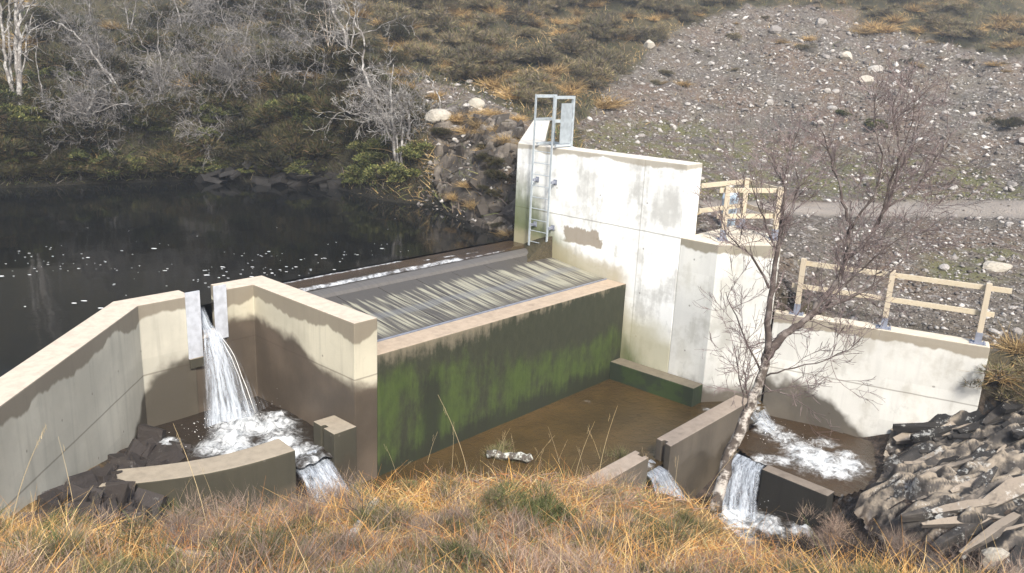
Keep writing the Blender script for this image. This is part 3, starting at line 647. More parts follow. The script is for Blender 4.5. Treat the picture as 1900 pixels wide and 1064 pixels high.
# stilling pool
POOL = [(5.2, 9.75), (7.9, 9.86), (14.52, 9.86), (14.52, 7.9), (14.52, 7.75), (15.4, 7.75), (16.0, 6.9), (15.6, 6.6), (14.9, 6.75), (11.9, 6.75), (11.2, 6.75), (9.3, 6.75), (8, 5.5), (5, 7.5)]
pf = [(11.55, 6.95, .22, .8), (13.1, 9.35, .16, .5), (6.6, 9.2, .5, 1.0), (6.9, 8.6, .5, .9), (15.1, 7.1, .3, 1.0), (15.4, 6.8, .25, 1.1), (14.6, 7.45, .14, .85)]
sheet('stilling_pool', POOL, -2.80, .07, M['wfoam'], (.082, .052, .02), pf, 'shallow brown pool below the mossy weir', .06, 12)
PL2 = [(13.72, 5.9), (14.2, 6.62), (15.2, 6.62), (16.2, 6.8), (16.4, 4.6), (14.6, 3.9), (13.62, 4.2)]
p2 = [(15.3, 6.35, .4, 1.0), (15.15, 5.95, .42, 1.0), (14.9, 5.5, .45, 1.2), (14.65, 5.1, .62, 1.35), (14.5, 4.75, .5, 1.3), (14.9, 4.6, .5, 1.15), (15.3, 4.75, .3, .95), (15.5, 5.3, .4, .8), (15.5, 6.6, .3, 1.2), (14.15, 5.5, .35, .9), (13.9, 5.8, .3, 1.0)]
sheet('cascade_pool', PL2, -3.10, .05, M['wfoam'], (.048, .028, .013), p2, 'brown and white water swirling below the low pale wall', .12, 21)
LOW = [(11.0, 6.7), (13.6, 6.62), (13.6, 4.3), (13.2, 3.6), (12.6, 2.6), (12, .5), (10, -2), (9, 1), (10.4, 4.4), (10.8, 5.6)]
lf = [(11.8, 6.3, .5, 1.3), (12.0, 5.9, .45, 1.15), (12.85, 5.75, .4, 1.3), (12.5, 5.6, .45, 1.2), (13.05, 5.3, .4, 1.15), (13.3, 4.7, .3, 1.15), (12.9, 5.0, .3, .95), (12.2, 5.3, .4, .9)]
sheet('stream_water', LOW, -3.85, .05, M['wfoam'], (.03, .022, .015), lf, 'dark lower stream with white foam beneath the falls', .16, 31)

def fall(name, L, Rr, mat, label, f=lambda u, v: 0, nu=14, wob=.03, seed=0, parent=None, off=(0, 0, 0)):
    """sheet between two polylines of equal length (left edge, right edge), rippled, with some thickness from wobble"""
    L = np.asarray(L, float); Rr = np.asarray(Rr, float); m = len(L)
    t = np.linspace(0, 1, m); T2 = np.linspace(0, 1, 28)
    L = np.stack([np.interp(T2, t, L[:, i]) for i in range(3)], 1); Rr = np.stack([np.interp(T2, t, Rr[:, i]) for i in range(3)], 1)
    us = np.linspace(0, 1, nu); V = L[:, None] * (1 - us)[None, :, None] + Rr[:, None] * us[None, :, None]
    U, W = np.meshgrid(us, T2); tang = np.gradient(V, axis=0); cross = np.gradient(V, axis=1); N = np.cross(tang, cross); N /= np.linalg.norm(N, axis=2)[:, :, None] + 1e-9
    V = V + N * ((fbm(U * 8, W * 2.0, 1, 3, seed) - .5) * wob * 2 * (.3 + W))[:, :, None] + np.asarray(off)
    I = np.arange(V.shape[0] * nu).reshape(V.shape[0], nu); F = np.stack([I[:-1, :-1], I[:-1, 1:], I[1:, 1:], I[1:, :-1]], -1).reshape(-1, 4)
    o = np_mesh(name, V.reshape(-1, 3), F, mat, attrs=dict(f=(np.asarray(f(U, W)) + 0 * U).ravel()), smooth=True, parent=parent)
    uv = o.data.uv_layers.new(name='UVMap'); vi = np.zeros(len(o.data.loops), np.int32); o.data.loops.foreach_get('vertex_index', vi)
    uv.data.foreach_set('uv', np.stack([U.ravel()[vi], W.ravel()[vi]], 1).astype(np.float32).ravel())
    if parent is None: tag(o, label, 'waterfall', kind='structure')
    return o
def para(p, v, ts, gz=4.9): return [(p[0] + v[0] * t, p[1] + v[1] * t, p[2] + v[2] * t - gz * t * t) for t in ts]
ts = np.linspace(0, .53, 12)
# the chute in the slot, then the jet
jl = [(6.42, 13.3, -.275), (6.42, 13.1, -.30), (6.44, 12.95, -.45), (6.43, 12.84, -.62)] + para((6.42, 12.76, -.68), (-.72, -1.2, -.15), ts)
jr = [(6.64, 13.3, -.275), (6.64, 13.1, -.30), (6.63, 12.95, -.42), (6.64, 12.84, -.58)] + para((6.65, 12.76, -.62), (.35, -1.7, -.1), ts)
jet = thing('waterfall', 'white jet of water spouting from the slot into the plunge pool', 'waterfall', (0, 0, 0)); jet['kind'] = 'structure'
fall('water_sheet', jl, jr, M['fall'], '', lambda u, v: .17 - .10 * u + .1 * sstep(.85, 1, v) - .05 * np.sin(u * 9) , 18, .05, 2, jet)
jr2 = jr[:4] + para((6.655, 12.76, -.64), (1.15, -1.35, -.05), ts)
jm = jr[:4] + para((6.62, 12.77, -.66), (.15, -1.5, -.1), ts)
fall('water_sheet', jm, jr2, M['fall2'], '', lambda u, v: .15 - .14 * u + .1 * sstep(.8, 1, v), 16, .07, 5, jet)
jb = jr[:4] + para((6.64, 12.77, -.72), (.55, -.9, -.2), ts)
fall('water_sheet', jl, jb, M['fall2'], '', lambda u, v: .1, 14, .06, 9, jet, off=(0, .05, -.04))
b = MB()
for k in (4.6, 5.2):
    u = k / 8; st = np.array(jl[4]) * (1 - u) + np.array(jr[4]) * u
    vx = -.25 + 1.2 * u + random.uniform(-.06, .06); vy = -1.45 + random.uniform(-.25, .2); b_ = para(st, (vx, vy, -.1), np.linspace(0, .52, 12)); b.tube(np.array(b_) + RS.normal(0, .008, (12, 3)), np.linspace(.003, .006, 12), 5)
b.build('water_strand', M['foam'], jet, smooth=True)
def spray(c, rad, n, up, parent=None):
    d_ = np.abs(RS.normal(0, 1, (n, 3))) * np.array([1, 1, 1]) * np.sign(RS.normal(0, 1, (n, 3))); d_[:, 2] = np.abs(d_[:, 2]) * up
    P_ = np.asarray(c)[None] + d_ * np.asarray(rad); S_ = np.exp(RS.normal(-5.2, .45, n)); return P_, S_
sp = [spray((6.35, 11.75, -2.1), (.38, .25, .16), 260, 1), spray((12.9, 5.7, -3.8), (.25, .3, .16), 160, 1), spray((15.0, 5.9, -3.05), (.3, .4, .08), 120, 1), spray((6.7, 9.35, -2.75), (.25, .15, .1), 70, 1), spray((11.9, 6.25, -3.75), (.3, .15, .12), 70, 1)]
SPR = (np.concatenate([q[0] for q in sp]), np.concatenate([q[1] for q in sp]))
# drop from the plunge pool through the gap
fall('waterfall', [(6.33, 10.2, -2.10), (6.30, 9.8, -2.2), (6.32, 9.55, -2.5), (6.35, 9.35, -2.85)], [(7.0, 10.2, -2.10), (6.99, 9.8, -2.2), (7.05, 9.5, -2.5), (7.1, 9.3, -2.85)], M['fall'], 'short white spill between the curved wall and the slotted block', lambda u, v: .12, 14, .06, 4)
fall('waterfall', [(11.26, 6.98, -2.78), (11.26, 6.65, -2.85), (11.3, 6.45, -3.3), (11.35, 6.3, -3.9)], [(11.85, 6.98, -2.78), (11.83, 6.6, -2.85), (12.1, 6.4, -3.3), (12.4, 6.2, -3.9)], M['fall'], 'white spill through the gap between stub wall and long baffle', lambda u, v: .14, 16, .08, 6)
fall('waterfall', [(14.93, 7.0, -2.78), (14.95, 6.75, -2.8), (14.98, 6.5, -2.95), (14.95, 6.2, -3.14)], [(15.95, 6.95, -2.78), (15.85, 6.7, -2.82), (15.7, 6.45, -2.98), (15.55, 6.15, -3.14)], M['fall'], 'small white rapid beside the end of the long baffle wall', lambda u, v: .04, 14, .06, 8)
fall('waterfall', [(13.8, 6.35, -3.08), (13.5, 6.35, -3.15), (13.15, 6.3, -3.5), (12.85, 6.2, -3.9)], [(13.75, 5.65, -3.08), (13.48, 5.6, -3.15), (13.15, 5.45, -3.5), (12.8, 5.2, -3.9)], M['fall'], 'white fall dropping off the step beside the white birch', lambda u, v: .12, 16, .08, 11)
fall('waterfall', [(13.7, 4.33, -3.08), (13.45, 4.3, -3.2), (13.35, 4.35, -3.5), (13.2, 4.55, -3.9)], [(13.75, 3.85, -3.08), (13.4, 3.85, -3.2), (13.25, 4.0, -3.5), (13.0, 4.2, -3.9)], M['fall2'], 'thin broken fall over the rock ledge at the right end of the step', lambda u, v: .06, 14, .08, 13)
# foam flecks on the pond
n = 480; fp = np.stack([RS.uniform(-20, 760, n), 500 + RS.normal(0, 31, n)], 1); fp[:, 1] -= (fp[:, 0] - 350) * .02
d = rayd(fp[:, 0], fp[:, 1]); P = CAMP + d * ((-.262 - 4) / d[:, 2])[:, None]; sz = np.exp(RS.normal(-4.35, .45, n)); el = RS.uniform(1, 2.6, n)
keep = (P[:, 1] > 13.6) & ((P[:, 1] > P[:, 0] + 8.3) | (P[:, 0] > 5.4)); keep &= fbm(P[:, 0] + P[:, 1] * .9, P[:, 1] - P[:, 0] * .9, .8, 3, 91) + RS.normal(0, .08, n) > .47; P, sz, el = P[keep], sz[keep], el[keep]; n = len(P)
a = np.arange(6) / 6 * 2 * math.pi; ux = np.array([.67, -.74, 0]); uy = np.array([.74, .67, 0])
Vf = P[:, None] + sz[:, None, None] * (np.cos(a)[None, :, None] * ux * el[:, None, None] + np.sin(a)[None, :, None] * uy * RS.uniform(.7, 1.3, (n, 6, 1)))
tag(np_mesh('pond_foam', Vf.reshape(-1, 3), np.arange(n * 6).reshape(n, 6), M['foam']), 'white foam flecks drifting on the black pond', 'foam', kind='stuff')

# ------------------------------------------------------------------ rocks
def slab_pts(c, size, rot, seed):
    if size[0] > 3.2 * size[1]:          # long slaty plate with pointed broken ends
        r = np.random.RandomState(seed); x = np.repeat(np.array([-1, -.55, .1, .6, 1.]) + r.normal(0, .08, 5), 4); y = np.tile([-1, 1, -1, 1], 5) * r.uniform(.55, 1.05, 20) * (1 - .62 * np.abs(x)); z = np.tile([-1, -1, 1, 1], 5) * r.uniform(.75, 1.0, 20) * (1 - .35 * np.abs(x))
        return (np.stack([x, y + r.normal(0, .25) * x, z], 1) * size) @ rot.T + c
    r = np.random.RandomState(seed); p = np.array([[x, y, z] for x in (-1, 1) for y in (-1, 1) for z in (-1, 1)], float)
    p = np.concatenate([p * r.uniform(.62, 1.05, (8, 3)), r.uniform(-.95, .95, (5, 3)) * np.array([1.1, 1.1, 1.0])])
    return (p * size) @ rot.T + c
def hull(bm, pts):
    vs = [bm.verts.new(p) for p in pts]; r = bmesh.ops.convex_hull(bm, input=vs)
    bmesh.ops.delete(bm, geom=[e for e in set(r['geom_interior']) | set(r['geom_unused']) if isinstance(e, bmesh.types.BMVert)], context='VERTS')
def rotm(ax, ay, az):
    cx, sx, cy, sy, cz, sz_ = math.cos(ax), math.sin(ax), math.cos(ay), math.sin(ay), math.cos(az), math.sin(az)
    return np.array([[cz, -sz_, 0], [sz_, cz, 0], [0, 0, 1]]) @ np.array([[cy, 0, sy], [0, 1, 0], [-sy, 0, cy]]) @ np.array([[1, 0, 0], [0, cx, -sx], [0, sx, cx]])
def rockmass(name, pts, szr, thin, tilt, mat, label, seed, sink=.3, cat='rock', jit=.22, asp=1):
    r = np.random.RandomState(seed); bm = bmesh.new()
    for i, p in enumerate(pts):
        s = szr[0] + (szr[1] - szr[0]) * r.uniform() ** (1.8 if asp < 1 else 1); size = np.array([s * r.uniform(.8, 1.7), s * r.uniform(.5, 1.0) * asp, s * r.uniform(*thin)])
        rot = rotm(tilt[0] + r.normal(0, jit), tilt[1] + r.normal(0, jit), tilt[2] + r.normal(0, jit * 1.6))
        hull(bm, slab_pts(np.asarray(p) + np.array([0, 0, -size[2] * sink]), size, rot, seed * 1000 + i))
    me = D.meshes.new(name); bm.to_mesh(me); bm.free(); me.materials.append(mat); o = D.objects.new(name, me); C.objects.link(o)
    c = np.mean(np.array(pts), 0); me.transform(__import__('mathutils').Matrix.Translation(-__import__('mathutils').Vector(c))); o.location = c
    return tag(o, label, cat)
def on_ground(poly, n, seed):
    r = np.random.RandomState(seed); P = np.array(poly); o = []
    while len(o) < n:
        x, y = r.uniform(P[:, 0].min(), P[:, 0].max()), r.uniform(P[:, 1].min(), P[:, 1].max())
        if inpoly(np.array(x), np.array(y), poly): o.append((x, y, float(hz(x, y))))
    return o
OUT = [(16.75, 4.4), (17.1, 3.0), (18.3, 1.8), (18.2, -.6), (14.5, -2.2), (12.0, .6), (12.4, 2.6), (13.3, 3.9), (14.8, 3.9), (15.8, 4.2)]
def cells(U, W, cu_, cw_, seed):
    iu, iw = np.floor(U / cu_).astype(int), np.floor(W / cw_).astype(int); best = np.full(U.shape, 9.); sec = np.full(U.shape, 9.); ids = [np.zeros(U.shape) for _ in range(5)]
    for du in (-1, 0, 1):
        for dw in (-1, 0, 1):
            a_, b_ = iu + du, iw + dw; pu = (a_ + _lat(a_, b_, seed)) * cu_; pw = (b_ + _lat(a_, b_, seed + 5)) * cw_
            d_ = np.abs(U - pu) / cu_ * .85 + np.abs(W - pw) / cw_; m_ = d_ < best; sec = np.where(m_, best, np.minimum(sec, d_)); best = np.where(m_, d_, best)
            new = [_lat(a_, b_, seed + 9), _lat(a_, b_, seed + 13) - .5, _lat(a_, b_, seed + 21) - .5, pu, pw]; ids = [np.where(m_, n_, o_) for n_, o_ in zip(new, ids)]
    return ids, sstep(.09, .0, sec - best)
def strata(name, poly, res, mat, label, az, seed, big=(1.7, .55), small=(.6, .2), dip=.25, hgt=1.0):
    P = np.array(poly); x = np.arange(P[:, 0].min(), P[:, 0].max(), res); y = np.arange(P[:, 1].min(), P[:, 1].max(), res); X, Y = np.meshgrid(x, y, indexing='ij')
    ca, sa = math.cos(az), math.sin(az); wx = (fbm(X, Y, .9, 4, seed) - .5) * .5; U = X * ca + Y * sa + wx; W = -X * sa + Y * ca + (fbm(X, Y, 1.1, 4, seed + 1) - .5) * .35
    (h1, tu1, tw1, pu1, pw1), g1 = cells(U, W, big[0], big[1], seed); (h2, tu2, tw2, pu2, pw2), g2 = cells(U + h1 * 3, W, small[0], small[1], seed + 50)
    Z = hz(X, Y) + .08 + hgt * ((h1 - .5) * .36 + (U - pu1) * (tu1 * .22) + (W - pw1) * (dip + tw1 * .5) + (h2 - .5) * .13 + (U - pu2) * tu2 * .3 + (W - pw2) * (tw2 * .7 + .15))
    (h3, tu3, tw3, pu3, pw3), g3 = cells(U + h2 * 2, W + h1, small[0] * .45, small[1] * .6, seed + 80)
    Z += hgt * ((h3 - .5) * .035 + (U - pu3) * tu3 * .2 + (W - pw3) * tw3 * .4)
    Z += hgt * (-g1 * .13 - g2 * .05) + (fbm(U, W * 2.0, 5, 4, seed + 7) - .5) * .035
    for _ in range(3):
        p_ = np.pad(Z, 1, 'edge'); Z = (p_[:-2, 1:-1] + p_[2:, 1:-1] + p_[1:-1, :-2] + p_[1:-1, 2:] + 2 * Z) / 6
    I = np.arange(X.size).reshape(X.shape); F = np.stack([I[:-1, :-1], I[1:, :-1], I[1:, 1:], I[:-1, 1:]], -1).reshape(-1, 4)
    F = F[inpoly((X[:-1, :-1] + res / 2).ravel(), (Y[:-1, :-1] + res / 2).ravel(), poly)]; u_, inv = np.unique(F, return_inverse=True)
    Vv = np.stack([X.ravel(), Y.ravel(), Z.ravel()], 1)[u_]; c_ = Vv.mean(0); tn = (h1 * .4 + h2 * .35 + h3 * .25).ravel()[u_]; gp = np.maximum(g1, g2 * .6).ravel()[u_]
    return tag(np_mesh(name, Vv, inv.reshape(F.shape), mat, origin=c_, attrs=dict(tone=tn, gap=gp)), label, 'rock')
oc = strata('rock_outcrop', OUT, .035, M['rock'], 'big layered dark rock outcrop with pale lichen at the lower right', R(-40), 55, (1.5, .42), (.5, .15), .2, .42)
OUT2 = [(16.4, 4.0), (17.0, 3.0), (18.3, 1.8), (18.2, -.6), (14.5, -2.2), (12.3, .6), (12.9, 2.4), (13.9, 3.3), (15.4, 3.6)]
oc2 = rockmass('slab', on_ground(OUT2, 420, 3), (.12, .60), (.10, .20), (R(16), R(-12), R(-29)), M['slate'], 'x', 5, -1.0, jit=.16, asp=.34)
oc2.parent = oc; oc2.location = oc2.location - oc.location; oc2['kind'] = 'stuff'; del oc2['label']; del oc2['category']
CL = [(15.3, 13.8), (16.3, 14.4), (18.6, 16.4), (20.4, 18.3), (19.6, 19.6), (17.9, 19.6), (16.9, 18.4), (15.7, 15.6)]
BK = [tuple(at_z(px, py, -.2 + k)) for px, py, k in ()]
shore = []
rr = np.random.RandomState(4)
for k in range(60):
    px = rr.uniform(380, 700); q = at_z(px, 345 + (px - 500) * .04 + rr.uniform(-4, 2), -.3); u_ = rr.uniform(0, .8); q[2] = -.3 + u_; q[:2] += u_ * np.array([.4, .5]); shore.append(tuple(q))
rockmass('shore_rocks', shore, (.12, .45), (.2, .45), (R(10), R(-10), R(-40)), M['ledge'], 'black wet rock ledge along the far shore of the pond', 14, .3, jit=.3)
WR = [(5.4, 12.5), (5.0, 12.2), (3.2, 10.4), (2.6, 9.7), (3.4, 9.2), (4.6, 10.4), (5.4, 11.5)]
rockmass('wet_rocks', on_ground(WR, 170, 21), (.06, .26), (.15, .4), (R(-10), R(-25), R(40)), M['wetrock'], 'brown wet rocks at the foot of the long left wall', 22, .2, jit=.35)
mound, _ = cast(rr.uniform(160, 295, 90), rr.uniform(925, 1000, 90)); mound = mound[np.linalg.norm(mound - np.median(mound, 0), axis=1) < 1.1]
rockmass('rock_mound', [tuple(p) for p in mound], (.06, .22), (.2, .45), (R(5), R(-20), R(20)), M['wetrock'], 'grey brown rock mound breaking through the grass below the curved wall', 31, .2, jit=.35)
pr_, _ = cast(rr.uniform(1740, 1900, 26), rr.uniform(985, 1064, 26))

cf_ = strata('rock_cliff', CL, .05, M['cliff'], 'broken brown rock face beside the pond at the left of the tall white wall', R(-62), 91, (.9, .5), (.35, .2), .1, .45)
cr_ = rockmass('rubble', on_ground(CL, 190, 8), (.05, .24), (.2, .5), (R(35), R(-25), R(-50)), M['cliff'], 'x', 9, -.5, jit=.5)
cr_.parent = cf_; cr_.location = cr_.location - cf_.location; cr_['kind'] = 'stuff'; del cr_['label']; del cr_['category']
# single boulders
def boulder_mesh(name, seed, mat, sub=2):
    bm = bmesh.new(); bmesh.ops.create_icosphere(bm, subdivisions=sub, radius=1); r = np.random.RandomState(seed)
    pl = r.normal(0, 1, (9, 3)); pl /= np.linalg.norm(pl, axis=1)[:, None]; dd = r.uniform(.5, .95, 9)
    for v in bm.verts:
        p = np.array(v.co)
        for n_, d_ in zip(pl, dd):
            k = p @ n_
            if k > d_: p = p - n_ * (k - d_)
        v.co = p * (1 + r.normal(0, .015))
    me = D.meshes.new(name); bm.to_mesh(me); bm.free(); me.materials.append(mat); return me
def boulder(px, py, w, h, label, seed, mat='boulder', rz=0):
    P, _ = cast([px], [py + h / 2]); p = P[0]; dep = (p - CAMP) @ RM[:, 2]; k = dep / FPX
    o = D.objects.new('boulder', boulder_mesh('boulder', seed, M[mat])); C.objects.link(o); s = w * k / 2 / .78
    o.scale = (s, s * .7, h * k / 2 / .72); o.rotation_euler = (R(8), R(-6), R(-48) + rz); o.location = (p[0], p[1], p[2] + h * k * .3)
    return tag(o, label, 'boulder')
boulder(812, 215, 46, 26, 'broad pale boulder lying on the bank above the brown rock face', 3)
boulder(884, 190, 26, 18, 'small flat pale boulder tilted above the rock face, near the heather', 6)
boulder(892, 207, 20, 14, 'lower small pale boulder just beneath the tilted flat one', 8)
boulder(1572, 102, 24, 16, 'pale boulder high on the scree slope', 12)
boulder(1608, 147, 28, 18, 'wide pale boulder in the middle of the scree slope', 14)
boulder(1846, 490, 48, 16, 'flat pale slab on the gravel behind the right end of the lower railing', 17)
boulder(1852, 1030, 60, 40, 'bright white lichen covered boulder in the bottom right corner', 19)
boulder(1204, 82, 20, 16, 'lone pale stone under the heather at the top of the scree', 23)

# scattered scree stones: countable ones are things, the rest one pebble mass
smesh = [boulder_mesh('stone', 100 + k, M['stone'], 2) for k in range(7)]
px = RS.uniform(1080, 1900, 5200); py = RS.uniform(20, 640, 5200)
ok = inpoly(px, py, SCREE) & ~inpoly(px, py, PATH); Pst, hit = cast(px[ok], py[ok]); Pst = Pst[hit]
inD2 = inpoly(Pst[:, 0], Pst[:, 1], DPOLY); Pst = Pst[~inD2 & (Pst[:, 0] > 15.9)]
dep = (Pst - CAMP) @ RM[:, 2]
big = RS.permutation(len(Pst))
for i in big[:215]:
    p = Pst[i]; s = dep[i] / FPX * np.clip(np.exp(RS.normal(1.45, .55)), 2.4, 13)
    o = D.objects.new('stone', smesh[RS.randint(7)]); C.objects.link(o)
    o.scale = (s * RS.uniform(1, 1.5), s * RS.uniform(.8, 1.1), s * RS.uniform(.5, .85)); o.rotation_euler = tuple(RS.uniform(-.4, .4, 2)) + (RS.uniform(0, 6.3),); o.location = (p[0], p[1], p[2] + s * .2)
    tag(o, 'pale loose stone lying on the scree and gravel behind the concrete walls', 'stone', 'loose stones on the scree slope and gravel terrace')
for k in range(28):
    px1 = RS.uniform(790, 935); py1 = RS.uniform(140, 330); q, h_ = cast([px1], [py1]); p = q[0]; s = RS.uniform(.06, .17)
    o = D.objects.new('stone', smesh[RS.randint(7)]); C.objects.link(o); o.scale = (s * 1.4, s, s * .7); o.rotation_euler = (.2, .1, RS.uniform(0, 6)); o.location = (p[0], p[1], p[2] + s * .4)
    tag(o, 'pale loose stone lying on the broken bank left of the tall white wall', 'stone', 'loose stones on the broken bank')
def pebbles(name, P, S, cols, label):
    n = len(P); base = np.array([[1, 0, 0], [-1, 0, 0], [0, 1, 0], [0, -1, 0], [0, 0, 1], [0, 0, -1.]])
    Fo = np.array([[0, 2, 4], [2, 1, 4], [1, 3, 4], [3, 0, 4], [2, 0, 5], [1, 2, 5], [3, 1, 5], [0, 3, 5]])
    b = base[None] * RS.uniform(.55, 1.2, (n, 6, 1)) * S[:, None, None] * np.array([1.25, 1, .6]); an = RS.uniform(0, 6.3, n)
    tl = RS.normal(0, .35, n); b[:, :, 2] += b[:, :, 0] * tl[:, None]
    c, s = np.cos(an)[:, None], np.sin(an)[:, None]; b = np.stack([b[:, :, 0] * c - b[:, :, 1] * s, b[:, :, 0] * s + b[:, :, 1] * c, b[:, :, 2]], -1)
    Vv = (P[:, None] + b).reshape(-1, 3); Ff = (np.arange(n)[:, None, None] * 6 + Fo[None]).reshape(-1, 3)
    return tag(np_mesh(name, Vv, Ff, M['pebble'], col=np.repeat(cols, 6, 0)), label, 'stones', kind='stuff')
tag(pebbles('spray', SPR[0], SPR[1], np.full((len(SPR[0]), 3), .8), 'x'), 'white droplets of spray above the foaming water', 'spray', kind='stuff')
n = 34000; px = RS.uniform(1070, 1960, n); py = RS.uniform(10, 640, n); ok = inpoly(px, py, SCREE)
ok &= ~(inpoly(px, py, PATH) & (RS.rand(n) < .93))
Pp, hit = cast(px[ok], py[ok]); Pp = Pp[hit]; Pp = Pp[~inpoly(Pp[:, 0], Pp[:, 1], DPOLY) & (Pp[:, 0] > 15.9)]
q2, h2 = cast(RS.uniform(775, 960, 1500), RS.uniform(140, 420, 1500)); Pp = np.concatenate([Pp, q2[h2]]); nP = len(Pp)
dp_ = (Pp - CAMP) @ RM[:, 2]; S = dp_ / FPX * np.clip(np.exp(RS.normal(.28, .74, nP)), .5, 8)
tone = RS.rand(nP) ** 2.0; cols = (np.array([.09, .075, .065])[None] * (1 - tone[:, None]) + np.array([.50, .47, .43])[None] * tone[:, None]) * RS.uniform(.8, 1.2, (nP, 1))
pebbles('scree', Pp + np.array([0, 0, .01]), S, cols, 'fine grey scree and gravel covering the slope behind the walls')

# ------------------------------------------------------------------ blades, bushes
def blades(P, Dr, L, Wd, cols, segs=2, bend=.5, side=None):
    """thin curved ribbons: P roots, Dr unit directions, bending sideways/down towards the tip"""
    n = len(P); t = np.linspace(0, 1, segs + 1)
    sd = np.cross(Dr, RS.normal(0, 1, (n, 3))); sd /= np.linalg.norm(sd, axis=1)[:, None] + 1e-9
    bd = RS.normal(0, 1, (n, 3)); bd[:, 2] = -np.abs(bd[:, 2]) * .8; bd *= bend * RS.uniform(.2, 1, (n, 1))
    ctr = P[:, None] + Dr[:, None] * (L[:, None] * t)[:, :, None] + bd[:, None] * (L[:, None] * t ** 2)[:, :, None]
    w = (Wd[:, None] * (1 - t * .85))[:, :, None] * .5
    V = np.stack([ctr - sd[:, None] * w, ctr + sd[:, None] * w], 2).reshape(-1, 3)
    k = 2 * (segs + 1); b0 = np.arange(n)[:, None] * k; q = np.concatenate([np.stack([b0 + 2 * i, b0 + 2 * i + 1, b0 + 2 * i + 3, b0 + 2 * i + 2], -1) for i in range(segs)], 1).reshape(-1, 4)
    return V, q, np.repeat(cols, k, 0)
def pal(colors, n, jit=.2, wts=None):
    c = np.array(colors)[RS.choice(len(colors), n, p=wts)]; return np.clip(c * RS.uniform(1 - jit, 1 + jit, (n, 1)), 0, 1)
def unit(v): return v / (np.linalg.norm(v, axis=-1, keepdims=True) + 1e-9)
def join(parts):
    Vs, Fs, Cs = [], [], []; o = 0
    for V, F, c in parts: Vs.append(V); Fs.append(F + o); Cs.append(c); o += len(V)
    return np.concatenate(Vs), np.concatenate(Fs), np.concatenate(Cs)
def bush_mesh(kind, n, colors, wts=None, L=(.1, .25), W=.02, seed=0, bend=.3):
    """unit bush (radius about 1, height about 1) of small sprigs spread through an uneven volume"""
    r = np.random.RandomState(seed)
    if kind == 'tussock':
        P = r.normal(0, .16, (n, 3)); P[:, 2] = 0; Dr = unit(np.stack([r.normal(0, .75, n), r.normal(0, .75, n), r.uniform(.5, 1.3, n)], 1)); P[:, :2] += Dr[:, :2] * .1
        V = blades(P, Dr, r.uniform(.6, 1.25, n), np.full(n, W), pal(colors, n, .25, wts), 3, .55)
    else:
        k = 9; cen = np.stack([r.normal(0, .42, k), r.normal(0, .42, k), r.uniform(.15, .72, k)], 1); rad = r.uniform(.28, .5, k); ci = r.choice(k, n)
        d = unit(r.normal(0, 1, (n, 3))); d[:, 2] = np.abs(d[:, 2]) * .9 - .15; P = cen[ci] + d * (rad[ci] * r.uniform(.35, 1.05, n) ** .6)[:, None]; P[:, 2] = np.maximum(P[:, 2], 0)
        Dr = unit(d + np.stack([r.normal(0, .5, n), r.normal(0, .5, n), r.uniform(.2, 1.1, n)], 1))
        V = blades(P, Dr, r.uniform(L[0], L[1], n), np.full(n, W) * r.uniform(.6, 1.3, n), pal(colors, n, .3, wts), 1 if kind == 'leafy' else 2, bend)
    return V
PROTO = {}
def proto(key, name, label, cat, group, mesh):
    V, F, c = mesh; o = np_mesh(name, V, F, M['leaf'], col=c); tag(o, label, cat, group); PROTO.setdefault(key, []).append(o); return o
used = {}
def place(key, p, s, sz=1.0, label=None, group=None):
    lst = PROTO[key]; k = RS.randint(len(lst)); o = lst[k]
    if used.get((key, k)): o = o.copy(); C.objects.link(o)
    used[(key, k)] = True
    o.location = (p[0], p[1], p[2] - s * .06); o.scale = (s, s * RS.uniform(.85, 1.15), s * sz); o.rotation_euler = (RS.normal(0, .08), RS.normal(0, .08), RS.uniform(0, 6.3))
    if label: o['label'] = label
    if group: o['group'] = group
    return o
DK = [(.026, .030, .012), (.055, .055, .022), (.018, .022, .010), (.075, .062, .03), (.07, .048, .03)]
OL = [(.12, .115, .055), (.17, .15, .075), (.085, .085, .048), (.22, .18, .11), (.16, .125, .10), (.13, .11, .095)]
GR = [(.06, .075, .025), (.095, .11, .035), (.04, .05, .02), (.15, .145, .055)]
ST = [(.34, .24, .11), (.42, .31, .15), (.27, .18, .08), (.22, .15, .08)]
for k in range(4): proto('dark', 'heather_bush', 'dark heather bush on the steep bank beyond the black pond', 'bush', 'heather bushes beyond the pond', bush_mesh('twiggy', 2600, DK, None, (.12, .3), .028, 40 + k))
for k in range(4): proto('olive', 'heather_bush', 'olive brown heather bush on the hillside above the scree and rock face', 'bush', 'heather bushes on the hillside', bush_mesh('twiggy', 2600, OL, None, (.12, .3), .028, 50 + k))
for k in range(3): proto('green', 'leafy_bush', 'yellow green leafy bush growing low beside the far shore of the pond', 'bush', 'green bushes by the far shore', bush_mesh('leafy', 2600, GR, None, (.06, .14), .06, 60 + k))
for k in range(3): proto('straw', 'grass_tussock', 'straw coloured grass tussock among the heather on the far hillside', 'grass tussock', 'straw tussocks on the far hillside', bush_mesh('tussock', 420, ST, None, W=.035, seed=70 + k))
for k in range(4): proto('nheath', 'heather_clump', 'grey green heather clump in the golden grass of the near bank', 'heather', 'heather clumps on the near bank', bush_mesh('twiggy', 1500, [(.15, .13, .07), (.11, .12, .05), (.20, .155, .11), (.09, .10, .045)], None, (.18, .45), .016, 80 + k))
for k in range(3): proto('ntwig', 'dry_shrub', 'leafless purple grey twiggy shrub standing in the golden grass of the near bank', 'shrub', 'twiggy dry shrubs on the near bank', bush_mesh('twiggy', 900, [(.24, .18, .15), (.19, .14, .12), (.30, .24, .19)], None, (.25, .6), .010, 90 + k))
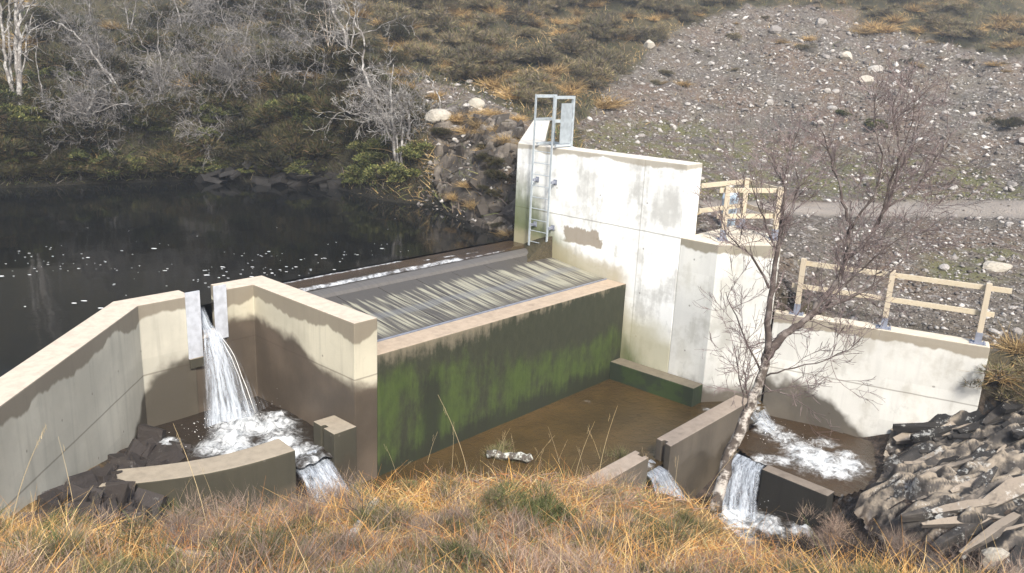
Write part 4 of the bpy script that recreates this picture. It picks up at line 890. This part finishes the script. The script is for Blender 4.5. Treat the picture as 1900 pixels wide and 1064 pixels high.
for k in range(3): proto('ngreen', 'green_clump', 'fresh green heath clump in the golden grass of the near bank', 'heather', 'green clumps on the near bank', bush_mesh('twiggy', 1400, [(.085, .10, .04), (.11, .12, .055), (.07, .08, .03)], None, (.15, .35), .018, 100 + k))

def scatter_px(poly, n, dmin=2.5):
    P = np.array(poly); o = []
    while len(o) < n:
        x = RS.uniform(P[:, 0].min(), P[:, 0].max(), 400); y = RS.uniform(P[:, 1].min(), P[:, 1].max(), 400); ok = inpoly(x, y, poly)
        q, h = cast(x[ok], y[ok], dmin); o += [tuple(v) for v, k in zip(q, h) if k]
    return np.array(o[:n])
LB = [(-60, -30), (660, -30), (760, 120), (800, 200), (790, 330), (640, 335), (330, 325), (-60, 335)]
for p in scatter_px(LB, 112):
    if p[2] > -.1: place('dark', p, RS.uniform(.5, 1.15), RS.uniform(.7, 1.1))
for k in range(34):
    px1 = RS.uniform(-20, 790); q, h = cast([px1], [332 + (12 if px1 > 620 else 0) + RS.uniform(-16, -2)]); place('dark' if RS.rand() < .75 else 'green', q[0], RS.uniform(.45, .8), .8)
HL = [(640, -30), (1480, -30), (1370, 10), (1290, 40), (1180, 110), (1110, 170), (1000, 205), (900, 175), (840, 150), (770, 130), (700, 60)]
for p in scatter_px([(1240, 60), (1290, 25), (1380, 5), (1490, 0), (1600, 25), (1760, 60), (1900, 95), (1960, 130), (1960, 90), (1760, 40), (1600, 5), (1500, -15), (1370, -15), (1280, 10)], 14): place('olive', p, RS.uniform(.35, .8), .7)
for p in scatter_px([(1150, 200), (1290, 30), (1500, 0), (1900, 60), (1960, 160), (1700, 160), (1500, 120), (1300, 150)], 30):
    if RS.rand() < .6: place('olive', p, RS.uniform(.2, .6), .7)
    else: place('straw', p, RS.uniform(.2, .55), .7)
for p in scatter_px(HL, 84): place('olive', p, RS.uniform(.6, 1.25), RS.uniform(.65, 1.0))
for p in scatter_px([(1480, -20), (1950, -20), (1950, 95), (1750, 70), (1600, 35)], 18): place('olive', p, RS.uniform(.5, 1.1), .8)
for p in scatter_px([(980, 170), (1010, 180), (1000, 215), (960, 215)], 3): place('olive', p, .7, .9)
for px1, py1, s in ((150, 300, .8), (190, 310, .9), (240, 315, .7), (20, 190, .9), (60, 230, .8), (330, 305, .7), (515, 225, 1.0), (560, 215, 1.0), (600, 235, 1.1), (545, 260, .7), (420, 200, .8), (690, 300, 1.0), (715, 280, .8), (670, 335, .8), (650, 345, .6), (130, 250, .7), (480, 280, .6), (770, 300, .5)):
    q, h = cast([px1], [py1]); place('green', q[0], s * .85, .85)
for poly, n in ((HL, 80), (LB, 34), ([(1480, -10), (1950, -10), (1950, 100), (1750, 80), (1600, 40)], 22)):
    for p in scatter_px(poly, n):
        if p[2] > -.1: place('straw', p, RS.uniform(.4, .85), .8)
for px1, py1, s in ((1620, 55, 1.1), (1640, 60, 1.0), (1600, 62, .9), (1500, 75, .6), (1115, 200, .9), (1135, 196, .8), (1860, 40, 1.0), (1890, 60, 1.1), (900, 120, .9), (930, 135, .8), (1090, 50, 1.0)):
    q, h = cast([px1], [py1]); place('straw', q[0], s, .7)
for p in scatter_px([(-40, 150), (120, 130), (300, 200), (480, 170), (720, 220), (780, 300), (640, 330), (-40, 320)], 34):
    if p[2] > 0: place('green', p, RS.uniform(.35, .8), .8)
# brown tufts at the right edge beside the low wall, and a few mounds of moss on the scree
for px1, py1, s, key, lb in ((1862, 700, .55, 'straw', 'rusty grass tuft hanging over the rocks at the right end of the low pale wall'), (1885, 650, .6, 'straw', 'upper rusty grass tuft at the right edge beside the railing end'), (1880, 735, .55, 'olive', 'dark green bush over the rocks at the right edge under the rusty tufts'), (1905, 700, .7, 'olive', 'bigger dark bush cut off by the right edge of the photo beside the low wall'),
                              (1625, 238, .6, 'green', 'round moss cushion on the scree behind the birch crown'), (1560, 215, .45, 'green', 'smaller round moss cushion above the other one on the scree'), (1870, 240, .8, 'dark', 'dark bush on the scree near the right edge of the photo')):
    q, h = cast([px1], [py1]); o = place(key, q[0], s, .7, lb); 
    if 'group' in o: del o['group']

for p in scatter_px([(780, 150), (860, 165), (950, 225), (955, 300), (880, 260), (800, 240)], 9): place('straw', p, RS.uniform(.25, .5), .7)
for x_, y_, z_ in on_ground(CL, 26, 61): place('dark' if RS.rand() < .5 else 'straw', (x_, y_, z_ + .1), RS.uniform(.18, .5), .7, 'small tuft or bush rooted in the cracks of the brown rock face', 'tufts on the rock face')
# hillside ground cover: one mass of short blades
n = 60000; px = RS.uniform(-80, 1980, n); py = RS.uniform(-60, 420, n)
ok = ~inpoly(px, py, SCREE) & ~(inpoly(px, py, SCREE2) & (RS.rand(n) < .8)); q, h = cast(px[ok], py[ok]); q = q[h]; q = q[(q[:, 2] > -.2) & ~inpoly(q[:, 0], q[:, 1], DPOLY)]
q = np.concatenate([q, np.stack([*(lambda a, b: (a, b, hz(a, b)))(RS.uniform(-20, 60, 9000), RS.uniform(14, 60, 9000))], 1)]); q = q[q[:, 2] > -.2]; n = len(q)
mix_ = fbm(q[:, 0], q[:, 1], .45, 3, 40) + RS.normal(0, .1, n); qx, qy, _ = project(q); left_w = sstep(900, 500, qx)  # weight towards the left bank, where fewer blades are straw coloured
cc = np.where((mix_ > .56 + .12 * left_w)[:, None], pal(ST, n, .3), np.where((RS.rand(n) < .35)[:, None], pal(GR, n, .3), pal(OL, n, .3)))
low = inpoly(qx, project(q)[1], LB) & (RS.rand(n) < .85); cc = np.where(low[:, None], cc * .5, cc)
Dr = unit(np.stack([RS.normal(0, .6, n), RS.normal(0, .6, n), RS.uniform(.4, 1.2, n)], 1)); Lb = RS.uniform(.15, .5, n)
Vb, Fb, Cb = blades(q - np.array([0, 0, .03]), Dr, Lb, np.full(n, .035), cc, 2, .6)
tag(np_mesh('moor_grass', Vb, Fb, M['blade'], col=Cb), 'rough moor grass covering the far bank and hillside', 'grass', kind='stuff')
# moss and grass wisps on the terrace
n = 5000; q = scatter_px(MOSS, n); q = q[~inpoly(q[:, 0], q[:, 1], DPOLY)]; q = q[fbm(q[:, 0], q[:, 1], .6, 3, 77) > .5]; n = len(q)
Vb, Fb, Cb = blades(q - .01, unit(np.stack([RS.normal(0, .9, n), RS.normal(0, .9, n), RS.uniform(.2, .8, n)], 1)), RS.uniform(.08, .22, n), np.full(n, .03), pal([(.14, .14, .05), (.18, .17, .07), (.10, .11, .04)], n, .3), 2, .6)
tag(np_mesh('terrace_moss', Vb, Fb, M['blade'], col=Cb), 'thin moss and grass on the gravel terrace', 'moss', kind='stuff')

# near bank grass: one mass
NB = [(-80, 1000), (0, 985), (120, 985), (170, 1020), (290, 1020), (330, 975), (480, 960), (640, 925), (760, 900), (860, 890), (1000, 880), (1180, 915), (1260, 985), (1330, 1000), (1480, 1050), (1560, 1080), (1700, 1105), (1980, 1120), (1980, 1220), (-80, 1220)]
n = 95000; px = RS.uniform(-80, 1980, n); py = RS.uniform(860, 1220, n); ok = inpoly(px, py, NB); q, h = cast(px[ok], py[ok], 2.0); q = q[h]
ex = np.stack([RS.uniform(-3, 11, 40000), RS.uniform(-2, 10, 40000)], 1); ex = np.concatenate([ex, hz(ex[:, 0], ex[:, 1])[:, None]], 1)
ex = ex[inpoly(ex[:, 0], ex[:, 1], DPOLY) & (ex[:, 2] > -2.0) & (np.hypot(ex[:, 0], ex[:, 1]) > 2)]; q = np.concatenate([q, ex]); n = len(q)
a = fbm(q[:, 0], q[:, 1], 1.3, 4, 60); b_ = fbm(q[:, 0], q[:, 1], 2.1, 3, 66)
GOLD = [(.50, .28, .085), (.54, .34, .125), (.44, .22, .065), (.57, .41, .19)]; RUST = [(.36, .16, .055), (.29, .125, .05), (.43, .21, .075)]; OLV = [(.22, .20, .085), (.16, .17, .065), (.27, .23, .11)]; PUR = [(.26, .18, .14), (.2, .14, .12)]
rn = RS.normal(0, .07, n)
cc = np.where((a + rn > .50)[:, None], pal(GOLD, n, .25), np.where((b_ + rn > .50)[:, None], pal(RUST, n, .3), np.where((b_ + rn > .43)[:, None], pal(OLV, n, .3), pal(PUR, n, .3))))
cc = np.where((RS.rand(n) < .12)[:, None], pal(GOLD, n, .3), cc)
Dr = unit(np.stack([RS.normal(0, .7, n), RS.normal(0, .7, n), RS.uniform(.25, 1.2, n)], 1)); Lb = RS.uniform(.10, .34, n) * (.7 + .7 * a)
Vb, Fb, Cb = blades(q - np.array([0, 0, .02]), Dr, Lb, RS.uniform(.004, .009, n), cc, 3, .75)
kx = RS.choice(n, 26000); ql = q[kx] + np.stack([RS.normal(0, .05, 26000), RS.normal(0, .05, 26000), RS.uniform(0, .10, 26000)], 1)
Vl, Fl, Cl = blades(ql, unit(np.stack([RS.normal(0, 1, 26000), RS.normal(0, 1, 26000), RS.normal(0, .25, 26000)], 1)), RS.uniform(.05, .16, 26000), RS.uniform(.006, .014, 26000), pal(RUST + PUR + OLV + [(.45, .33, .17)], 26000, .3), 3, .5)
Vb, Fb, Cb = join([(Vb, Fb, Cb), (Vl, Fl, Cl)])
tag(np_mesh('dry_grass', Vb, Fb, M['blade'], col=Cb), 'golden dry grass covering the near bank', 'grass', kind='stuff')
for key, n, s0, s1 in (('nheath', 105, .10, .26), ('ntwig', 90, .12, .28), ('ngreen', 20, .08, .18)):
    for p in scatter_px(NB, n, 3.0): place(key, p, RS.uniform(s0, s1), RS.uniform(.8, 1.3))
for px1, py1, s, key in ((1010, 985, .3, 'ngreen'), (985, 1010, .26, 'ngreen'), (330, 985, .34, 'ngreen'), (110, 1015, .22, 'ngreen'), (500, 915, .36, 'ntwig'), (525, 905, .4, 'ntwig'), (1545, 1015, .45, 'ntwig'), (1535, 1030, .4, 'ntwig'), (1660, 1045, .5, 'ntwig'), (1750, 1050, .4, 'ntwig'), (1130, 890, .42, 'nheath'), (1160, 910, .4, 'nheath'), (940, 870, .36, 'nheath'), (430, 940, .36, 'ngreen')):
    q, h = cast([px1], [py1]); place(key, q[0], s, 1.2)
# tall stalks
def stalk_mesh(seed):
    r = np.random.RandomState(seed); b = MB(); t = np.linspace(0, 1, 9); lean = r.uniform(-.6, .6)
    pts = np.stack([lean * t ** 1.6, r.uniform(-.1, .1) * t ** 2, t], 1); b.tube(pts, .0036 - .0024 * t, 4)
    for k in range(r.randint(3, 8)):
        u = .82 + .022 * k; p = np.array([lean * u ** 1.6, 0, u]); dr = np.array([r.normal(0, .009), r.normal(0, .009), .05]); b.tube([p, p + dr], [.002, .0008], 3)
    return b
g = G('straw_stalk'); M['stalk'] = g.done(g.mix(g.rnd(), (.52, .40, .22), (.38, .30, .19)), .7)
SP = []
for k in range(5): SP.append(stalk_mesh(200 + k).build('grass_stalk', M['stalk']))
spots = [(1000, 895), (1010, 890), (1030, 885), (1045, 890), (960, 890), (905, 895), (870, 905), (855, 890), (835, 900), (790, 895), (740, 905), (720, 905), (690, 925), (1065, 905), (1085, 900), (1110, 905), (1180, 900), (1195, 905), (1225, 940), (1300, 950), (1120, 890), (400, 960), (330, 945), (240, 960), (140, 960), (20, 1030), (60, 1050), (460, 945), (540, 935), (615, 905), (1465, 1000), (1600, 1040), (1660, 1040), (1770, 1050), (1830, 1055), (930, 885), (980, 880), (300, 985), (385, 1000), (1250, 960)]
hts = [(1000, 240), (1045, 190), (855, 165), (960, 150), (20, 190)]
for i, (px1, py1) in enumerate(spots):
    q, h = cast([px1], [py1]); p = q[0]; o = SP[i] if i < 5 else SP[RS.randint(5)].copy()
    if i >= 5: C.objects.link(o)
    s = RS.uniform(.6, 1.0); o.location = (p[0], p[1], p[2] - .03); o.scale = (s, s, s); o.rotation_euler = (RS.normal(0, .12), RS.normal(0, .12), RS.uniform(0, 6.3))
    tag(o, 'tall thin straw stalk rising from the golden grass of the near bank', 'grass stalk', 'tall grass stalks on the near bank')

# ------------------------------------------------------------------ trees
def wander(p, d, L, n, jit, up=0.0, rs=RS):
    pts = [np.asarray(p, float)]; d = unit(np.asarray(d, float))
    for k in range(n):
        d = unit(d + rs.normal(0, jit, 3) + np.array([0, 0, up])); pts.append(pts[-1] + d * L / n)
    return np.array(pts)
def twig(mb, p, d, L, r, lev, rs, jit=.22, up=.05, spread=.9, kids=(4, 6), minr=.004):
    n = 5 if lev > 0 else 4
    pts = wander(p, d, L, n, jit, up, rs); mb.tube(pts, np.maximum(np.linspace(r, r * .45, n + 1), minr), 5 if r > .015 else 3)
    if lev == 0: return
    for _ in range(rs.randint(kids[0], kids[1] + 1)):
        u = rs.uniform(.2, 1.0) * n; i = min(int(u), n - 1); q = pts[i] + (pts[i + 1] - pts[i]) * (u - i)
        dd = unit(pts[i + 1] - pts[i]); nd = unit(dd + rs.normal(0, spread * .6, 3))
        twig(mb, q, nd, L * rs.uniform(.35, .65), max(r * .55, minr), lev - 1, rs, jit, up, spread, kids, minr)
# the big birch in front: limbs follow the photograph, each at its own depth
bt = thing('birch_tree', 'leaning bare birch with white flaking trunk and reddish twigs in front of the right-hand walls', 'tree', tuple(at(1332, 930, 11.3)))
def limb_path(pp, n=None):
    P = np.array([at(a, b_, c) for a, b_, c in pp]); t = np.linspace(0, 1, len(P)); T2 = np.linspace(0, 1, len(P) * 3 - 2)
    o = np.stack([np.interp(T2, t, P[:, i]) for i in range(3)], 1)
    for _ in range(2): o[1:-1] = (o[:-2] + 2 * o[1:-1] + o[2:]) / 4
    return o + np.concatenate([[[0, 0, 0]], RS.normal(0, .012, (len(o) - 1, 3))])
def lpart(pp, r0, r1, mat, name='limb', sides=8):
    P = limb_path(pp); b = MB(); b.tube(P, np.linspace(r0, r1, len(P)) * (1 + RS.normal(0, .05, len(P))), sides); rel(b.build(name, mat, bt, smooth=True), bt); return P
tr = lpart([(1326, 950, 11.2), (1338, 895, 11.35), (1355, 840, 11.5), (1380, 785, 11.6), (1400, 735, 11.7), (1417, 690, 11.8), (1422, 655, 11.8)], .086, .06, M['birch'], 'trunk', 12)
LM = [
    ([(1422, 660, 11.8), (1426, 600, 11.75), (1428, 535, 11.7), (1443, 468, 11.65), (1449, 425, 11.6), (1458, 375, 11.5), (1452, 320, 11.5)], .052, .010, 'limb'),
    ([(1420, 665, 11.8), (1438, 640, 11.85), (1458, 618, 11.9), (1482, 606, 12.0), (1503, 584, 12.1), (1532, 570, 12.2), (1564, 562, 12.35), (1588, 545, 12.5), (1640, 520, 12.7), (1690, 470, 12.8)], .072, .010, 'limb'),
    ([(1500, 590, 12.1), (1525, 555, 12.15), (1553, 528, 12.2), (1570, 485, 12.25), (1577, 425, 12.25), (1572, 405, 12.3), (1560, 358, 12.35), (1542, 295, 12.3), (1522, 235, 12.3)], .05, .009, 'limb'),
    ([(1571, 480, 12.25), (1600, 460, 12.35), (1626, 421, 12.5), (1645, 384, 12.6), (1664, 330, 12.7), (1671, 280, 12.7), (1661, 215, 12.7), (1654, 180, 12.7)], .034, .007, 'limb'),
    ([(1645, 386, 12.6), (1676, 366, 12.8), (1703, 346, 12.9), (1732, 300, 13.0), (1765, 245, 13.1)], .022, .006, 'limb'),
    ([(1628, 420, 12.5), (1650, 345, 12.2), (1688, 255, 12.1), (1702, 160, 12.0)], .022, .006, 'limb'),
    ([(1427, 535, 11.7), (1402, 476, 11.6), (1372, 460, 11.5), (1348, 435, 11.4), (1334, 395, 11.3)], .018, .005, 'limb'),
    ([(1443, 470, 11.65), (1420, 420, 11.5), (1405, 380, 11.4), (1393, 340, 11.3)], .016, .005, 'limb'),
    ([(1412, 690, 11.8), (1390, 645, 11.6), (1364, 580, 11.5), (1345, 545, 11.4)], .016, .005, 'limb'),
    ([(1577, 425, 12.25), (1600, 390, 12.1), (1632, 355, 12.0), (1640, 290, 11.9), (1620, 220, 11.9)], .022, .006, 'limb'),
    ([(1418, 700, 11.8), (1455, 685, 11.6), (1515, 672, 11.5), (1575, 650, 11.4)], .014, .005, 'limb'),
    ([(1384, 778, 11.6), (1377, 735, 11.55), (1370, 685, 11.5), (1362, 640, 11.45)], .014, .005, 'limb'),
    ([(1390, 768, 11.6), (1384, 730, 11.65), (1382, 690, 11.7)], .017, .010, 'limb'),
    ([(1400, 740, 11.7), (1430, 722, 11.5), (1462, 732, 11.4)], .012, .006, 'limb'),
    ([(1449, 430, 11.6), (1475, 380, 11.8), (1480, 330, 12.0), (1470, 290, 12.1)], .016, .006, 'limb'),
    ([(1532, 570, 12.2), (1575, 520, 12.0), (1620, 480, 11.8), (1700, 420, 11.7)], .02, .006, 'limb'),
]
tw = MB(); rs = np.random.RandomState(77)
for pp, r0, r1, mt in LM:
    P = lpart(pp, r0, r1, M[mt]); m = len(P); Ltot = np.linalg.norm(np.diff(P, axis=0), axis=1).sum()
    kk = int(Ltot * 6.2) + 3
    low = pp[0][1] > 640 and len(pp) < 6
    for _ in range(kk if not low else kk // 2 + 2):
        u = rs.uniform(.22 if not low else .3, 1) * (m - 1); i = min(int(u), m - 2); q = P[i] + (P[i + 1] - P[i]) * (u - i); dd = unit(P[i + 1] - P[i])
        nd = unit(dd * .6 + rs.normal(0, .6, 3) + np.array([0, 0, .45])); twig(tw, q, nd, rs.uniform(.35, .85), max(r1 * .9, .0055), 2, rs, .16, .06, .8, (4, 6), .0028)
rel(tw.build('twigs', M['redtwig'], bt), bt)

def bare_tree(px, py, stems, label, mat, twmat, seed, name='birch_tree', lev=2, kids=(4, 6), up=.03, twl=(.5, 1.3), dens=5.0, minr=.0052, spread=1.0, sink=0, cat='tree'):
    """stems: list of pixel paths [(px,py), ...] + (r0,r1); the base stands on the ground where pixel (px,py) meets it"""
    rs = np.random.RandomState(seed); q, h = cast([px], [py]); base = q[0]; dep = (base - CAMP) @ RM[:, 2]
    t = thing(name, label, cat, tuple(base)); tw = MB()
    for pp, r0, r1 in stems:
        dd = dep; P = [base - np.array([0, 0, .15])]
        for (a, b_) in pp: dd = dd + rs.uniform(-.25, .2); P.append(at(a, b_, dd))
        P = np.array(P); tt = np.linspace(0, 1, len(P)); T2 = np.linspace(0, 1, len(P) * 4 - 3); P = np.stack([np.interp(T2, tt, P[:, i]) for i in range(3)], 1)
        for _ in range(2): P[1:-1] = (P[:-2] + 2 * P[1:-1] + P[2:]) / 4
        P[1:] += rs.normal(0, .03, (len(P) - 1, 3)); b = MB(); b.tube(P, np.linspace(r0, r1, len(P)), 7); rel(b.build('trunk' if len(stems) == 1 else 'stem', mat, t, smooth=True), t)
        L = np.linalg.norm(np.diff(P, axis=0), axis=1).sum(); m = len(P)
        for _ in range(int(L * dens)):
            u = rs.uniform(.25, 1) * (m - 1); i = min(int(u), m - 2); qq = P[i] + (P[i + 1] - P[i]) * (u - i); d0 = unit(P[i + 1] - P[i])
            twig(tw, qq, unit(d0 * .5 + rs.normal(0, .7, 3) + np.array([0, 0, .2])), rs.uniform(*twl), max(r1 * .8, minr), lev, rs, .3, up, spread, kids, minr)
    if tw.n: rel(tw.build('twigs', twmat, t), t)
    return t
bare_tree(42, 195, [([(35, 160), (30, 90), (28, 20), (35, -60)], .1, .04), ([(36, 150), (34, 70), (40, 0), (55, -60)], .08, .03), ([(20, 165), (8, 110), (2, 40), (0, -40)], .07, .03), ([(28, 170), (18, 120), (15, 50), (20, -30)], .06, .02), ([(38, 140), (55, 60), (62, 20)], .035, .015)], 'clump of pale upright birch stems at the left edge of the far bank', M['paletwig'], M['paletwig'], 301, dens=1.6, lev=1)
bare_tree(236, 182, [([(215, 155), (188, 122), (160, 80), (125, 50), (90, 40)], .055, .015), ([(205, 148), (183, 118), (182, 80), (170, 40), (165, 0)], .035, .012)], 'thin birch leaning left above the dark hollow at the left', M['paletwig'], M['greytwig'], 302, dens=3.5)
bare_tree(150, 330, [([(152, 300), (138, 250), (165, 205), (176, 180), (174, 162)], .06, .03), ([(140, 255), (120, 225), (100, 215)], .03, .012), ([(138, 245), (170, 215), (205, 195), (245, 195)], .03, .012)], 'broken white birch stem over the water at the left with drooping twigs', M['paletwig'], M['greytwig'], 303, dens=4.5)
bare_tree(75, 222, [([(78, 190), (70, 130), (66, 70)], .022, .01)], 'single thin straight sapling right of the pale birch clump', M['greytwig'], M['greytwig'], 304, dens=.6, lev=0)
SH = [(300, 180, [([(290, 130), (270, 90), (250, 60)], .03, .01), ([(310, 120), (330, 70), (335, 30)], .03, .01), ([(300, 120), (290, 60), (300, 20)], .03, .01)], 'tangled grey twiggy tree on the far bank, leftmost of the tangled row'),
      (385, 240, [([(350, 190), (340, 150), (320, 120)], .03, .01), ([(390, 170), (400, 110), (420, 60)], .03, .01), ([(410, 190), (440, 140), (470, 110)], .03, .01)], 'tangled grey twiggy tree in the middle of the far bank over green moss'),
      (405, 295, [([(375, 265), (345, 240), (340, 225)], .035, .012), ([(390, 270), (360, 250), (330, 260)], .025, .01), ([(400, 265), (420, 240), (400, 215)], .02, .01)], 'small crooked pale tree hanging over the far shore of the pond'),
      (440, 130, [([(430, 80), (410, 30), (400, -20)], .035, .01), ([(450, 80), (470, 30), (480, -20)], .03, .01)], 'grey twiggy tree high on the far bank near the top edge'),
      (520, 180, [([(480, 130), (450, 90), (430, 65)], .035, .012), ([(530, 130), (560, 90), (590, 70)], .03, .01), ([(500, 140), (490, 90), (485, 40)], .03, .01)], 'slanting grey tree with a straight pale stem on the far bank'),
      (575, 200, [([(560, 160), (575, 125), (590, 100), (550, 70)], .03, .01), ([(600, 170), (620, 200), (610, 230)], .03, .012), ([(590, 160), (640, 150), (680, 140)], .025, .01)], 'sprawling grey tree with arched drooping branches on the far bank'),
      (240, 60, [([(235, 20), (230, -30)], .035, .012), ([(250, 10), (265, -30)], .03, .01)], 'grey twiggy tree at the top edge of the far bank, left part'),
      (345, 70, [([(330, 20), (315, -40)], .045, .02), ([(360, 20), (375, -30)], .03, .01)], 'darker slanting tree at the top edge of the far bank'),
      (550, 70, [([(540, 20), (530, -40)], .04, .02), ([(565, 20), (580, -30)], .03, .01)], 'grey twiggy tree at the top edge of the far bank, right part')]
for i, (px1, py1, st, lb) in enumerate(SH): bare_tree(px1, py1, st, lb, M['greytwig'], M['greytwig'], 310 + i, name='scrub_tree', dens=4.2, kids=(3, 5), twl=(.5, 1.4), up=-.02)
for i in range(3):
    THK = bare_tree(150 + i * 140, 215, [([(140 + i * 140, 175), (125 + i * 140, 140)], .02, .008), ([(160 + i * 140, 175), (170 + i * 140, 135)], .02, .008), ([(155 + i * 140, 180), (190 + i * 140, 160)], .018, .007)], 'fine grey bare shrub in the tangled thicket on the far bank', M['greytwig'], M['greytwig'], 350 + i, name='bare_shrub', dens=7, lev=2, kids=(4, 6), twl=(.4, 1.0), minr=.0042, cat='shrub')
    THK['group'] = 'fine bare shrubs of the thicket'
    for k in range(4):
        q, h = cast([RS.uniform(60, 720)], [RS.uniform(5, 285)])
        if q[0][2] > .2: dup(THK, tuple(q[0]), RS.uniform(0, 6.3), RS.uniform(.7, 1.35))
bare_tree(648, 115, [([(640, 60), (620, 20), (600, -30)], .055, .03), ([(655, 60), (660, 10), (665, -40)], .035, .012), ([(642, 70), (645, 20), (640, -20)], .03, .012)], 'pale tree with slanting trunk at the top edge left of the heather hill', M['paletwig'], M['greytwig'], 330, dens=2.6)
bare_tree(742, 325, [([(735, 280), (728, 240), (705, 200), (685, 165), (672, 120), (675, 70), (650, 30)], .08, .02), ([(730, 270), (728, 220), (725, 170), (730, 120)], .055, .015), ([(745, 265), (748, 230), (740, 180)], .05, .02), ([(722, 240), (690, 215), (665, 200), (650, 210)], .035, .012), ([(735, 250), (755, 210), (762, 175)], .03, .012)], 'gnarled many stemmed birch with whitish trunks leaning over the right end of the pond', M['paletwig'], M['paletwig'], 331, dens=3.2)
bare_tree(762, 272, [([(761, 240), (757, 205), (750, 180)], .05, .03)], 'short broken white birch stub right of the gnarled birch', M['paletwig'], M['paletwig'], 332, dens=1.2, lev=0)
bare_tree(818, 208, [([(815, 180), (800, 150), (785, 135)], .03, .012), ([(812, 185), (795, 190)], .015, .01)], 'small curved bare sapling growing beside the broad pale boulder', M['paletwig'], M['paletwig'], 333, dens=.8, lev=0)
bare_tree(978, 28, [([(982, 10), (984, -15), (980, -60)], .09, .05)], 'dark leaning tree trunk at the top edge on the heather hill', M['darkbark'], M['darkbark'], 334, dens=.3, lev=1)
bare_tree(612, 100, [([(605, 40), (602, 0)], .015, .006), ([(615, 40), (612, 5)], .015, .006), ([(598, 50), (590, 20)], .012, .006), ([(620, 50), (625, 15)], .012, .006)], 'straw coloured sheaf of tall dead stems left of the slanting tree', M['deadwood'], M['deadwood'], 335, name='dead_stems', dens=1.5, lev=0, cat='plant')

# ------------------------------------------------------------------ fallen wood
def fallen(name, pp, r0, r1, mat, label, twigs=0, seed=0, lift=.02):
    q, h = cast([a for a, b_ in pp], [b_ for a, b_ in pp]); P = q + np.array([0, 0, lift]); t = np.linspace(0, 1, len(P)); T2 = np.linspace(0, 1, len(P) * 4 - 3)
    P = np.stack([np.interp(T2, t, P[:, i]) for i in range(3)], 1) + RS.normal(0, .006, (len(T2), 3)); root = thing(name, label, 'branch', tuple(P[0]))
    b = MB(); b.tube(P, np.linspace(r0, r1, len(P)) * (1 + RS.normal(0, .1, len(P))), 9); rel(b.build('stem', M[mat], root, smooth=True), root)
    if twigs:
        rs = np.random.RandomState(seed); b = MB()
        for _ in range(twigs): i = rs.randint(1, len(P) - 1); twig(b, P[i], unit(rs.normal(0, 1, 3) + np.array([0, 0, .6])), rs.uniform(.15, .45), .006, 1, rs, .25, 0, 1, (1, 3), .003)
        rel(b.build('twigs', M['limb'], root), root)
    return root
fallen('fallen_branch', [(645, 1040), (665, 1005), (690, 965), (700, 950)], .04, .022, 'deadwood', 'thick pale broken birch branch sticking up from the grass at the bottom, left of centre', 5, 1, .12)
fallen('fallen_branch', [(305, 1045), (360, 1055), (440, 1062)], .03, .02, 'deadwood', 'pale birch log lying in the grass at the bottom left edge', 3, 2, .1)
fallen('fallen_branch', [(590, 1052), (640, 1058), (700, 1062)], .03, .02, 'lichenlog', 'mossy branch lying along the bottom edge beside the thick broken birch branch', 3, 3, .08)
fallen('fallen_branch', [(1340, 995), (1390, 990), (1440, 992)], .018, .012, 'deadwood', 'thin yellowish stick lying below the foot of the white birch', 0, 4, .1)
P0 = at_z(905, 842, -2.74); P1 = at_z(985, 852, -2.70)
lg = thing('fallen_log', 'grey lichen covered log lying in the brown pool behind the grass', 'log', tuple(P0)); b = MB()
tt = np.linspace(0, 1, 9); Pl = P0[None] * (1 - tt)[:, None] + P1[None] * tt[:, None] + RS.normal(0, .015, (9, 3)); b.tube(Pl, .07 + RS.normal(0, .008, 9), 9); rel(b.build('stem', M['lichenlog'], lg, smooth=True), lg)

# ------------------------------------------------------------------ light, sky, camera
sun_dir = np.array([-.40, -.60, .69]); sun_dir /= np.linalg.norm(sun_dir)
el = math.asin(sun_dir[2]); az = math.atan2(sun_dir[0], sun_dir[1])
w = D.worlds.new('World'); bpy.context.scene.world = w; w.use_nodes = True; nt = w.node_tree; bg = nt.nodes['Background']
sky = nt.nodes.new('ShaderNodeTexSky'); sky.sky_type = 'NISHITA'; sky.sun_disc = False; sky.sun_elevation = el; sky.sun_rotation = az; sky.dust_density = 3; sky.air_density = 1.2
nt.links.new(sky.outputs[0], bg.inputs[0]); bg.inputs[1].default_value = .15
L = D.lights.new('sun', 'SUN'); L.energy = 3.6; L.angle = R(9); L.color = (1, .965, .91); so = D.objects.new('sun', L); C.objects.link(so)
from mathutils import Vector, Matrix
so.rotation_euler = Vector(sun_dir).to_track_quat('Z', 'Y').to_euler()
cam = D.cameras.new('camera'); co = D.objects.new('camera', cam); C.objects.link(co)
cam.sensor_width = 36; cam.lens = FPX / 1900 * 36; cam.clip_end = 500; cam.clip_start = .1
m = Matrix(((RM[0, 0], -RM[0, 1], -RM[0, 2], 0), (RM[1, 0], -RM[1, 1], -RM[1, 2], 0), (RM[2, 0], -RM[2, 1], -RM[2, 2], 4.0), (0, 0, 0, 1)))
co.matrix_world = m
s = bpy.context.scene; s.camera = co
s.view_settings.view_transform = 'Standard'; s.view_settings.look = 'None'; s.view_settings.exposure = .80; s.view_settings.gamma = 1
s.cycles.max_bounces = 6; s.cycles.transparent_max_bounces = 12

# ------------------------------------------------------------------ added veil volume, standing in for lens flare
b = MB(); b.box((30, 25, 15), (95, 90, 24)); g = G('veil_volume'); g.nt.nodes.remove(g.out); g.out = g.N('ShaderNodeOutputMaterial')
pv = g.N('ShaderNodeVolumePrincipled'); pv.inputs['Color'].default_value = (.9, .94, 1, 1); pv.inputs['Density'].default_value = .0021; pv.inputs['Anisotropy'].default_value = .2; g.nt.links.new(pv.outputs[0], g.out.inputs['Volume'])
tag(b.build('veil', g.m), 'thin pale haze added to stand in for lens flare', 'veil', kind='stuff')
